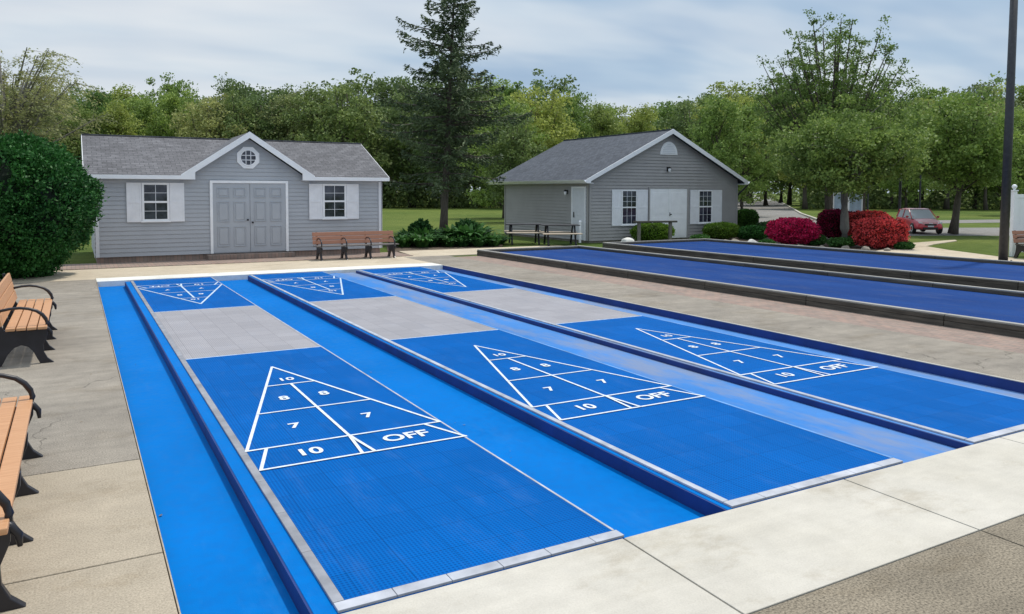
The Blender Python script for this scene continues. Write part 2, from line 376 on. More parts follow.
vm = N(nt, 'ShaderNodeVectorMath', operation='SCALE'); L(nt, skyc, vm.inputs[0]); L(nt, zb.outputs[0], vm.inputs['Scale']); skyc = vm.outputs[0]
L(nt, skyc, bg.inputs['Color'])
sd = bpy.data.lights.new('sun', 'SUN'); sd.energy = 2.95; sd.angle = R(2.5); sd.color = (1, .93, .83)
so = bpy.data.objects.new('sun', sd); C.objects.link(so); so.rotation_euler = SUN.to_track_quat('Z', 'Y').to_euler(); so.location = (30, 10, 40)
scene.view_settings.view_transform = 'Standard'; scene.view_settings.look = 'None'; scene.view_settings.exposure = 0
scene.cycles.use_denoising = True

# ------------------------------------------------------------------ ground, paving
PX0, PX1, PY0, PY1 = .40, 8.86, 3.60, 19.65       # the sunken court basin
def frame_sheet(name, X0, X1, Y0, Y1, z, mat, hx0=PX0-.2, hx1=PX1+.2, hy0=PY0-.2, hy1=PY1+.2):
    b = MB()
    b.quad((X0, Y0, z), (X1, Y0, z), (X1, hy0, z), (X0, hy0, z)); b.quad((X0, hy1, z), (X1, hy1, z), (X1, Y1, z), (X0, Y1, z))
    b.quad((X0, hy0, z), (hx0, hy0, z), (hx0, hy1, z), (X0, hy1, z)); b.quad((hx1, hy0, z), (X1, hy0, z), (X1, hy1, z), (hx1, hy1, z))
    return struct(b.build(name, mat), 'mown green lawn around the courts and out to the trees', 'lawn')
frame_sheet('lawn', -600, 900, -300, 1500, -.03, M['lawn'])
G = .006
def slabs(name, lst, mat, label, top=0.0, bevel=.004, G=.006):
    b = MB()
    for x0, x1, y0, y1 in lst: b.box(x0+G/2, x1-G/2, y0+G/2, y1-G/2, -.16, top)
    return struct(b.build(name, mat, bevel=bevel), label, 'paving')
slabs('side_walkway', [(-9, .4, 6.46, 20.2)], M['walk_grey'], 'weathered grey concrete walkway under the two left benches', G=.013, bevel=.006)
slabs('side_walkway', [(-9, .4, 4.71, 6.46), (-9, .4, 2.96, 4.71), (-9, .4, -2, 2.96)], M['walk_beige'], 'beige concrete slabs in the lower left corner', G=.013, bevel=.006)
slabs('front_walkway', [(.4, .83, 2.64, 3.6), (.83, 2.77, 2.64, 3.6), (2.77, 4.72, 2.64, 3.6), (4.72, 6.67, 2.64, 3.6), (6.67, 8.62, 2.64, 3.6), (8.62, 11, 2.64, 3.6)], M['walk_new'], 'pale new concrete strip along the near ends of the courts', G=.011)
slabs('rough_paving', [(.4, 4.72, -2, 2.64), (4.72, 8.7, -2, 2.64), (8.7, 12, -2, 2.64)], M['aggregate'], 'dark grey rough concrete in the lower right corner', G=.012)
b = MB(); b.prism([(PX1, 3.6), (10.42, 3.6), (10.42, 8), (10.30, 22.6), (PX1, 22.6)], -.16, 0)
struct(b.build('right_walkway', M['walk_grey']), 'grey concrete walkway between the courts and the brick strip', 'paving')
b = MB(); b.prism([(10.425, 3.6), (11.8, 3.6), (11.3, 22.0), (10.31, 22.0)], -.16, -.004)
struct(b.build('brick_strip', M['pavers']), 'strip of reddish brick pavers along the timber wall', 'paving')
slabs('back_strip', [(.4, 8.86, 19.65, 20.45)], M['walk_white'], 'white painted concrete strip at the far end of the courts')
b = MB(); b.prism([(-9, 20.21), (.4, 20.21), (.4, 20.455), (8.86, 20.455), (8.86, 22.605), (12.6, 22.605), (16, 24.2), (16, 25.0), (9.6, 25.0), (9.3, 22.9), (-9, 22.9)], -.16, -.003)
struct(b.build('patio', M['path']), 'pale concrete patio in front of the left shed', 'paving')
b = MB(); b.prism([(-3, 22.9), (9.28, 22.9), (9.35, 24.55), (-3, 24.55)], -.16, .012)
struct(b.build('brick_apron', M['pavers']), 'reddish brown paver apron at the foot of the left shed', 'paving')
b = MB(); b.box(5.435, 6.295, PY0+.01, PY1-.015, -.119, -.075)
struct(b.build('gutter_floor', M['gutter']), 'worn light blue gutter floor between the middle and right courts', 'floor')
b = MB(); b.box(PX0-.02, PX1+.02, PY0-.02, PY1+.02, -.3, -.12)
struct(b.build('court_basin', M['gutter']), 'bright blue painted floor of the sunken shuffleboard gutters', 'floor')
b = MB()
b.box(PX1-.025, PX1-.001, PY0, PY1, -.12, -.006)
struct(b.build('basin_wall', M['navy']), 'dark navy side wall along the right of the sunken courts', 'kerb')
b = MB(); b.box(PX1-.026, PX1+.004, PY0+.01, PY1, -.0055, .003)
struct(b.build('basin_edging', M['walk_new']), 'thin white edging line around the sunken courts', 'kerb')
b = MB(); b.box(PX0-.001, PX0+.006, PY0+.01, PY1-.013, -.12, -.001)
struct(b.build('basin_edging', M['walk_beige']), 'bare concrete edge along the left of the sunken courts', 'kerb')
b = MB(); b.box(PX0+.02, PX1-.03, PY1-.012, PY1+.02, -.12, .002)
struct(b.build('basin_end_wall', M['walk_white']), 'white end wall at the far end of the sunken courts', 'kerb')

# ------------------------------------------------------------------ shuffleboard courts
FONT_CACHE = {}
def text_mesh(s, size, off=.008):
    k = (s, size)
    if k not in FONT_CACHE:
        cu = bpy.data.curves.new('numeral', 'FONT'); cu.body = s; cu.size = size; cu.align_x = 'CENTER'; cu.align_y = 'CENTER'; cu.offset = off*size/.3; cu.resolution_u = 5
        o = bpy.data.objects.new('numeral', cu); C.objects.link(o)
        bpy.context.view_layer.update()
        me = bpy.data.meshes.new_from_object(o.evaluated_get(bpy.context.evaluated_depsgraph_get()))
        bpy.data.objects.remove(o); me.materials.clear(); me.materials.append(M['line']); FONT_CACHE[k] = me
    return FONT_CACHE[k]
def strip(b, p, q, wd, z):
    p, q = Vector((*p, 0)), Vector((*q, 0)); d = (q-p).normalized(); n = Vector((-d.y, d.x, 0))*wd/2; p -= d*wd*.4; q += d*wd*.4
    b.quad((p-n).to_tuple()[:2]+(z,), (q-n).to_tuple()[:2]+(z,), (q+n).to_tuple()[:2]+(z,), (p+n).to_tuple()[:2]+(z,))
def scoring(parent, cx, ybase, sgn, lw, wfull, mat, mname='scoring_triangle'):
    """triangle with its base at ybase and tip towards sgn*Y; sgn=-1 is turned round"""
    hw = wfull/2; z = .005; b = MB(); H_ = 2.90; off = .48
    T = lambda u, v: (cx+u*sgn, ybase+v*sgn)
    S = lambda p, q, zz: strip(b, T(*p), T(*q), lw, zz)
    S((-hw, 0), (0, H_), z); S((hw, 0), (0, H_), z+.0008); S((-hw, 0), (hw, 0), z+.0016)
    for t in (.345, .69): S((-hw*(1-t), H_*t), (hw*(1-t), H_*t), z+.0016)
    S((0, 0), (0, H_*.69), z+.0024)
    ins = .15
    S((-hw+ins, 0), (-hw+.01, -off), z); S((hw-ins, 0), (hw-.01+.03, -off), z+.0008); S((-hw+.01, -off), (hw+.02, -off), z+.0032)
    S((0, 0), (-.045, -off), z+.004); S((0, 0), (.055, -off), z+.0048)
    tri = b.build(mname, mat, parent)
    rz = 0 if sgn > 0 else math.pi
    for s, u, v, size in (('10', 0, H_*.765, .175), ('8', -hw*.24, H_*.5, .20), ('8', hw*.24, H_*.5, .20),
                          ('7', -hw*.4, H_*.17, .20), ('7', hw*.4, H_*.17, .20), ('10', -hw*.48, -off*.5, .215), ('OFF', hw*.5, -off*.5, .228)):
        o = bpy.data.objects.new('numeral' if s != 'OFF' else 'lettering', text_mesh(s, size)); C.objects.link(o)
        x, y = T(u, v); o.location = (x, y, .0065); o.rotation_euler = (0, 0, rz); o.scale = (1.0, 1, 1); o.parent = tri
    return tri
Y0, Y1 = 3.62, 19.45
lab = ['shuffleboard court nearest the left walkway, raised blue lane with grey middle band', 'middle one of the three raised blue shuffleboard courts', 'shuffleboard court farthest right, beside the grey walkway and navy wall']
for i, (x0, x1, ex) in enumerate(((.955, 2.80, .115), (3.615, 5.43, .05), (6.30, 8.10, .05))):
    t = thing('shuffleboard_court', lab[i], 'shuffleboard court', ((x0+x1)/2, Y0, -.12), 0, 'shuffleboard courts side by side')
    inv = Matrix.Translation((-(x0+x1)/2, -Y0, .12))
    def P(o):
        o.parent = t; o.matrix_parent_inverse = Matrix.Identity(4); o.location = Vector(o.location)-Vector(t.location); return o
    b = MB(); b.box(x0+.012, x1, Y0, Y1, -.12, -.012); P(b.build('platform', M['gutter'], bevel=.004))
    b = MB(); b.box(x0, x0+.0115, Y0, Y1, -.12, -.016); P(b.build('side_board', M['navy']))  # thin skin carrying the painted shade of the platform side
    a0 = x0+ex; tl = a0+(.060 if i == 0 else .055); tr = x1-.03
    yn = Y0+.085
    for (ya, yb) in ((yn, 10.04), (14.22, Y1)):
        b = MB(); b.box(tl, tr, ya, yb, -.0119, .001); P(b.build('playing_surface', M['tile_blue']))
    b = MB(); b.box(tl, tr, 10.04, 14.22, -.0119, .001); P(b.build('neutral_zone', M['tile_grey']))
    b = MB()
    k = 0; y = yn
    while y < Y1-.01:
        y2 = min(y+.61, Y1); b.box(a0, tl-.002, y+.0015, y2-.0015, -.0119, .004); y = y2
    P(b.build('side_trim', M['trim_grey'] if i == 0 else M['trim_pale'], bevel=.003))
    b = MB(); b.box(tr+.001, x1-.001-(.012 if i == 0 else 0), yn, Y1, -.0119, .004); P(b.build('side_trim', M['trim_end'] if i == 0 else M['edge_blue']))
    b = MB(); x = a0
    while x < x1-.01:
        x2 = min(x+.305, x1); b.box(x+.002, x2-.002, Y0+.002, yn-.003, -.0119, .003); x = x2
    P(b.build('end_trim', M['trim_end'], bevel=.002))
    for yy in (10.04, 14.22):
        b = MB(); b.box(tl+.001, tr-.001, yy-.012, yy+.012, .0012, .0035); P(b.build('dead_line', M['line_worn']))
    cx = (tl+tr)/2
    P(scoring(None, cx, 6.23, 1, .027, tr-tl-.0, M['line']))
    P(scoring(None, cx, 17.80, -1, .034, tr-tl-.02, M['line_far']))

# ------------------------------------------------------------------ benches
ARCH = [(.0, .415), (-.005, .33), (-.05, .22), (-.045, .13), (-.01, .06), (.055, .0), (-.085, .0), (-.115, .06), (-.15, .14), (-.2, .205), (-.27, .232),
        (-.34, .205), (-.40, .14), (-.44, .06), (-.47, .0), (-.60, .0), (-.565, .07), (-.53, .15), (-.51, .25), (-.50, .36), (-.525, .50), (-.57, .70), (-.61, .85), (-.575, .86),
        (-.53, .71), (-.485, .52), (-.44, .42), (-.40, .405), (-.2, .395), (-.06, .405)]
def make_bench(label, arms, n=4, spacing=.82, slat=None, group=None, name='park_bench'):
    """local: +Y is the front, the bench runs along X from 0"""
    t = thing(name, label, 'bench', group=group)
    Ln = spacing*(n-1); over = .14
    for k in range(n):
        x = k*spacing
        b = MB(); b.prism([(y, z) for y, z in ARCH], x-.024, x+.024, 'YZ')
        fr = b.build('bench_frame', M['iron'], t, bevel=.006)
        if arms == 'all' or k in (0, n-1):
            b = MB(); pts = [(-.54, .62), (-.46, .645), (-.38, .66), (-.28, .665), (-.19, .65), (-.11, .62), (-.055, .575), (-.02, .52), (-.005, .47), (-.02, .42)]
            b.tube([(x, y, z) for y, z in pts], [.017]*5+[.019, .021, .022, .020, .017], 8)
            b.tube([(x, -.03, .43), (x, -.0, .40), (x, .03, .36), (x, .035, .30)], [.02, .022, .02, .012], 8)
            b.build('armrest', M['iron'], fr, smooth=True)
    ys = [(-.005, -.10), (-.112, -.205), (-.217, -.31), (-.322, -.415)]
    for a, c in ys:
        b = MB(); b.box(-over, Ln+over, c, a, .418, .452); b.build('seat_slat', slat[0], t, bevel=.006)
    for k, s in enumerate((.50, .63, .76)):
        d = Vector((0, -.105, .45)).normalized(); nrm = Vector((0, .45, .105)).normalized()
        o = Vector((0, -.475, .475)) + d*((s-.50)) + nrm*.02
        xf = Matrix.Translation(o) @ Matrix.Rotation(math.atan2(.105, .45), 4, 'X')
        b = MB(); b.box(-over, Ln+over, -.016, .016, 0, .118, xf=xf); b.build('back_slat', slat[1], t, bevel=.006)
    return t
def shift_origin(t, dx):
    for c in kids(t): c.location.x += dx
S1 = (M['slat'], M['slat'])
bn = make_bench('brown slatted park bench with black iron arms, next to the round green hedge', 'ends', slat=S1, group='park benches on the left walkway')
bn.location = (-.30, 13.12, 0); bn.rotation_euler = (0, 0, -math.pi/2)
b2 = copy_tree(bn, (-.30, 6.88, 0), -math.pi/2, 'brown slatted park bench cut off by the lower left edge, on the beige slabs')
bf = make_bench('long brown slatted bench with black legs in front of the left shed window', 'all', slat=(M['tabletop_grey'], M['slat_back']), spacing=.75)
bf.location = (8.52, 22.5, 0); bf.scale = (1, 1, .95); bf.rotation_euler = (0, 0, math.pi)
br = make_bench('dark park bench at the right edge of the picture by the white fence', 'all', slat=(M['timber_side'], M['slat_back']), n=4, spacing=.7)
br.location = gd(1003, 24.2)+Vector((2.3, -1.3, 0)); br.rotation_euler = (0, 0, R(180-18))

# ------------------------------------------------------------------ bocce courts
BR = R(1.3); bo = Vector((11.53, 5.94, 0))
def bocce(label, x0, x1, y0, y1, top):
    t = thing('bocce_court', label, 'bocce court', (bo.x, bo.y, 0), BR, 'bocce courts beyond the shuffleboard')
    x0 -= 11.53; x1 -= 11.53; y0 -= 5.94; y1 -= 5.94; tw = .14; a = top-.03
    b = MB(); b.box(x0+tw, x1-tw, y0, y1-tw, -.02, top-.10); b.build('carpet', M['carpet'], t)
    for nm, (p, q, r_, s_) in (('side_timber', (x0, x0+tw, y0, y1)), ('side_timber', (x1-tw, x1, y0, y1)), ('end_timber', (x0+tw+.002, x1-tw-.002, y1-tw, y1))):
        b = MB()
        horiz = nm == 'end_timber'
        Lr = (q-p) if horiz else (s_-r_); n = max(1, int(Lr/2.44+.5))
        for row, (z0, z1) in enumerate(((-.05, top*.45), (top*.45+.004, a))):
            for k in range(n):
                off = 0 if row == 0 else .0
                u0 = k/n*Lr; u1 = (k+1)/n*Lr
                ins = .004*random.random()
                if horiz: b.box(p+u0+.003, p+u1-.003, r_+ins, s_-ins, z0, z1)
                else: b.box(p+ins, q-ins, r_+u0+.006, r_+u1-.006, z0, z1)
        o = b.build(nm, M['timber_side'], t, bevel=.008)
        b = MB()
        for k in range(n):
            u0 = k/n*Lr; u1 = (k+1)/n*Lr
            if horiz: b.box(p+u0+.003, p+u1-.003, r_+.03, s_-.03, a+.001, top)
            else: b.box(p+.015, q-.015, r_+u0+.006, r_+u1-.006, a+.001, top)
        b.build('cap_board', M['timber_top'], o, bevel=.006)  # thin added layer painted as the sunlit top of the timber
    return t
bocce('bocce court with blue carpet beside the brick strip, nearer of the two', 11.53, 15.56, -3, 22.2, .185)
bocce('bocce court with blue carpet in front of the azaleas, farther of the two', 17.05, 22.1, -3, 22.9, .20)
b = MB(); b.prism([(15.6, 3), (17.1, 3), (16.7, 22.6), (15.15, 22.2)], -.02, .012)
struct(b.build('bocce_aisle', M['soil']), 'dark strip of ground between the two bocce courts', 'path')

# ------------------------------------------------------------------ sheds
def siding_xz(b, zs, xlim, y, sgn=-1, lap=.018):
    for z0, z1 in zs:
        a0, a1 = xlim(z0); c0, c1 = xlim(z1)
        yo = y+sgn*lap
        b.quad((a0, yo, z0), (a1, yo, z0), (c1, y, z1-.001), (c0, y, z1-.001)); b.quad((a0, y, z0), (a1, y, z0), (a1, yo, z0), (a0, yo, z0))
def siding_yz(b, zs, y0, y1, x, sgn=-1, lap=.018):
    for z0, z1 in zs:
        xo = x+sgn*lap
        b.quad((xo, y0, z0), (xo, y1, z0), (x, y1, z1-.001), (x, y0, z1-.001)); b.quad((x, y0, z0), (x, y1, z0), (xo, y1, z0), (xo, y0, z0))
def courses(z0, z1, h):
    n = max(1, round((z1-z0)/h)); return [(z0+(z1-z0)*k/n, z0+(z1-z0)*(k+1)/n) for k in range(n)]
def window(t, x0, x1, z0, z1, y, sh0, sh1, cols=2, rows=2, lower=2):
    """sash window with frame in a wall facing -Y, shutters out to sh0/sh1"""
    fw = .06
    b = MB(); b.box(x0, x1, y-.045, y-.012, z0, z0+fw); b.box(x0, x1, y-.045, y-.012, z1-fw, z1)
    b.box(x0, x0+fw, y-.045, y-.012, z0+fw, z1-fw); b.box(x1-fw, x1, y-.045, y-.012, z0+fw, z1-fw)
    zm = (z0+z1)/2; b.box(x0+fw, x1-fw, y-.040, y-.012, zm-.028, zm+.028)
    b.box(x0-.03, x1+.03, y-.07, y-.0455, z0-.03, z0+.012)
    wf = b.build('window', M['white'], t, bevel=.004)
    b = MB(); b.box(x0+fw, x1-fw, y-.024, y-.016, z0+fw, z1-fw); b.build('pane', M['glass'], wf)
    b = MB()
    for (za, zb, r_, cc) in ((zm+.028, z1-fw, rows, cols), (z0+fw, zm-.028, lower, cols)):
        for k in range(1, cc): xx = x0+fw+(x1-x0-2*fw)*k/cc; b.box(xx-.008, xx+.008, y-.031, y-.0245, za, zb)
        for k in range(1, r_): z_ = za+(zb-za)*k/r_; b.box(x0+fw, x1-fw, y-.029, y-.025, z_-.007, z_+.007)
    b.build('muntins', M['offwhite'], wf)
    for s0, s1 in ((sh0, x0-.008), (x1+.008, sh1)):
        b = MB(); st = .05
        b.box(s0, s1, y-.032, y-.014, z0-.02, z1)
        b.box(s0, s0+st, y-.042, y-.0325, z0-.02, z1); b.box(s1-st, s1, y-.042, y-.0325, z0-.02, z1)
        for q in (z0-.02, (z0+z1)/2-.03, z1-.06): b.box(s0+st+.001, s1-st-.001, y-.041, y-.0325, q, q+.06)
        # vertical boards of the shutter
        for q in range(1, 3): xx = s0+st+(s1-s0-2*st)*q/3; b.box(xx-.004, xx+.004, y-.036, y-.0325, z0, z1-.02)
        b.build('shutter', M['shutter'], t, bevel=.003)

# left shed ---------------------------------------------------------
sA = thing('garden_shed', 'light grey shed with double doors and octagonal window under a centre gable', 'shed', (4.65, 24.5, 0))
def PA(o): o.location = Vector(o.location)-Vector(sA.location); o.parent = sA; return o
def build_A():
    X0, X1, Yf, Yb, zb, ze, zr, yr = .50, 8.80, 24.5, 29.8, .17, 2.36, 3.74, 27.15
    g0, gx, g1, gz = 2.76, 4.62, 6.50, 3.78
    b = MB(); b.box(X0+.03, X1-.03, Yf+.03, Yb, -.03, zb-.004); PA(b.build('foundation', M['pavers']))
    b = MB()
    sl = (gz-ze-.12)/(gx-g0+.06)
    def xl(z):
        if z <= ze+.001: return X0, X1
        d = max(0, (z-ze+.02)/sl); return g0+d, g1-d
    siding_xz(b, courses(zb, ze, .12), xl, Yf); siding_xz(b, courses(ze, gz-.2, .12), xl, Yf)
    siding_yz(b, courses(zb, ze, .12), Yf, Yb, X0); siding_yz(b, courses(zb, ze, .12), Yf, Yb, X1, 1)
    for X in (X0, X1): b.quad((X, Yf, ze), (X, Yb, ze), (X, yr, zr-.1))
    b.quad((X0, Yb, zb), (X1, Yb, zb), (X1, Yb, ze), (X0, Yb, ze))
    b.quad((X0, Yf+.01, ze), (X1, Yf+.01, ze), (X1, Yb, ze), (X0, Yb, ze))
    PA(b.build('wall', M['siding1']))
    b = MB()
    for X in (X0, X1-.09): b.box(X-.002, X+.092, Yf-.036, Yf-.0265, zb, ze-.02)
    b.box(X0-.036, X0-.0265, Yf-.02, Yf+.08, zb, ze-.02); b.box(X1+.0265, X1+.036, Yf-.02, Yf+.08, zb, ze-.02)
    PA(b.build('corner_board', M['offwhite']))
    # main roof, two slabs
    b = MB(); ov = .24; xa, xb = X0-.25, X1+.19; th = .06
    yf = Yf-ov; yb = Yb+ov; zf = ze+.12
    sl2 = (zr-zf)/(yr-yf)
    # front slope leaves room for the cross gable: cut along the valleys
    for pl in ([(xa, yf, zf), (g0+.06, yf, zf), (gx, yr, zr), (xa, yr, zr)], [(g1-.06, yf, zf), (xb, yf, zf), (xb, yr, zr), (gx, yr, zr)], [(xa, yr, zr), (xb, yr, zr), (xb, yb, zf), (xa, yb, zf)]):
        i = len(b.v); b.v += pl+[(p[0], p[1], p[2]-th) for p in pl]
        for f in ((0, 1, 2, 3), (7, 6, 5, 4), (0, 4, 5, 1), (1, 5, 6, 2), (2, 6, 7, 3), (3, 7, 4, 0)): b.f.append(tuple(i+q for q in f)); b.mi.append(0)
    rf = PA(b.build('roof', M['roof1']))
    b = MB(); b.box(xa+.0, xb, yr-.09, yr+.09, zr-.02, zr+.012); o = b.build('ridge_cap', M['roof1'], rf)
    # cross gable roof
    b = MB(); yg = Yf-.235
    gs = (gz-zf)/(gx-(g0-.06))
    gl, gr = g0-.06, g1+.06
    b.prism([(gl, zf+.006), (gx, gz+.006), (gr, zf+.006), (gr, zf-.05), (gx, gz-.05), (gl, zf-.05)], yg, yr, 'XZ')
    o = b.build('gable_roof', M['roof1'], rf)
    # white trim
    b = MB(); yt = yf-.012
    b.box(xa, gl+.02, yt-.02, yt, zf-.12, zf-.01); b.box(gr-.02, xb, yt-.02, yt, zf-.12, zf-.01)
    b.box(xa, gl+.12, yt+.001, Yf-.015, zf-.12, zf-.10); b.box(gr-.12, xb, yt+.001, Yf-.015, zf-.12, zf-.10)
    PA(b.build('eave_board', M['white'], bevel=.003))
    yg2 = yg-.03
    for s_ in (-1, 1):
        b = MB(); e = gl if s_ < 0 else gr; sg = (gz-zf)/abs(gx-e); xi = e-s_*.38
        zin = zf+.02+.38*sg-.19
        pts = [(gx, gz+.02), (e, zf+.02), (e, zf-.12), (e, zf-.122), (xi, zf-.122), (xi, zin), (gx, gz+.02-.19)]
        b.prism(pts, yg2, yg2+.03, 'XZ')
        b.box(min(e, xi), max(e, xi), yg2+.031, Yf-.028, zf-.12, zf-.103)
        PA(b.build('rake_board', M['white']))
    for xx in (xa-.015, xb+.001):
        b = MB(); b.prism([(yf-.03, zf-.11), (yf-.03, zf-.006), (yr, zr-.006), (yb, zf-.006), (yb, zf-.11), (yr, zr-.12)], xx, xx+.014, 'YZ')
        PA(b.build('gable_board', M['white']))
    # octagon window
    cx, cz = 4.61, 3.03
    def ring(b, ro, ri, n, y0, y1, ph=0, n2=None):
        for k in range(n):
            a, c = 2*math.pi*(k+ph)/n, 2*math.pi*(k+1+ph)/n
            P_ = lambda r, w: (cx+r*math.cos(w), cz+r*math.sin(w))
            b.prism([P_(ri, a), P_(ro, a), P_(ro, c), P_(ri, c)], y0, y1, 'XZ')
    b = MB()
    oct_ = [(cx+.35*math.cos(2*math.pi*(k+.5)/8), cz+.35*math.sin(2*math.pi*(k+.5)/8)) for k in range(8)]
    b.prism(oct_, Yf-.0405, Yf-.016, 'XZ'); ring(b, .25, .215, 24, Yf-.055, Yf-.0405)
    wf = PA(b.build('gable_window', M['white']))
    b = MB(); b.prism([(cx+.216*math.cos(2*math.pi*k/24), cz+.216*math.sin(2*math.pi*k/24)) for k in range(24)], Yf-.045, Yf-.0405, 'XZ'); b.build('pane', M['glass'], wf).location = Vector((0, 0, 0))
    b = MB()
    for d in (-.07, .07): b.box(cx+d-.012, cx+d+.012, Yf-.052, Yf-.0455, cz-.2, cz+.2)
    for d in (-.07, .07): b.box(cx-.2, cx+.2, Yf-.0515, Yf-.046, cz+d-.012, cz+d+.012)
    b.build('muntins', M['offwhite'], wf)
    # doors
    dx0, dx1, dz0, dz1 = 3.58, 5.70, .19, 2.26; mid = (dx0+dx1)/2
    b = MB(); b.box(dx0-.08, dx0-.002, Yf-.062, Yf-.012, .17, dz1+.08); b.box(dx1+.002, dx1+.08, Yf-.062, Yf-.012, .17, dz1+.08); b.box(dx0-.002, dx1+.002, Yf-.062, Yf-.012, dz1+.002, dz1+.08)
    PA(b.build('door_frame', M['white'], bevel=.004))
    for xa_, xb_, side in ((dx0, mid-.005, 0), (mid+.005, dx1, 1)):
        b = MB(); b.box(xa_, xb_, Yf-.037, Yf-.012, dz0, dz1)
        wd_ = xb_-xa_
        for c_ in (0, 1):
            px0 = xa_+.12+c_*(wd_-.12)/2-.0; px1 = px0+(wd_-.36)/2
            for za, zb_ in ((.18, .78), (.92, 1.52), (1.64, 1.94)):
                b.box(px0, px1, Yf-.056, Yf-.0375, dz0+za, dz0+za+.025); b.box(px0, px1, Yf-.056, Yf-.0375, dz0+zb_-.025, dz0+zb_); b.box(px0, px0+.025, Yf-.056, Yf-.0375, dz0+za+.026, dz0+zb_-.026); b.box(px1-.025, px1, Yf-.056, Yf-.0375, dz0+za+.026, dz0+zb_-.026); b.box(px0+.06, px1-.06, Yf-.052, Yf-.0375, dz0+za+.06, dz0+zb_-.06)
        dr = PA(b.build('door', M['door1'], bevel=.006))
        b = MB()
        hx = mid+(.07 if side else -.07)
        b.lathe([(.0, 0), (.03, .002), (.03, .012), (.012, .02), (.012, .04), (.03, .05), (.025, .07), (0, .075)], seg=10)
        o = b.build('door_handle', M['iron_dull'], dr, smooth=True); o.rotation_euler = (R(90), 0, 0); o.location = Vector((hx, Yf-.034, 1.08 if side else 1.16))
    b = MB(); b.box(dx0-.2, dx1+.2, Yf-.35, Yf-.03, .013, .15); PA(b.build('doorstep', M['pavers'], bevel=.01))
    b = MB(); zg = 2.28
    return
build_A()
# windows of the left shed as its parts
sAw = len(bpy.data.objects)
def reparent_new(before, t):
    for o in list(bpy.data.objects):
        if o.name not in before and o.parent == t: o.location = Vector(o.location)-Vector(t.location)
before = {o.name for o in bpy.data.objects}
window(sA, 1.68, 2.40, 1.16, 2.26, 24.485, 1.29, 2.80)
window(sA, 6.86, 7.62, 1.16, 2.26, 24.485, 6.43, 8.03)
reparent_new(before, sA)

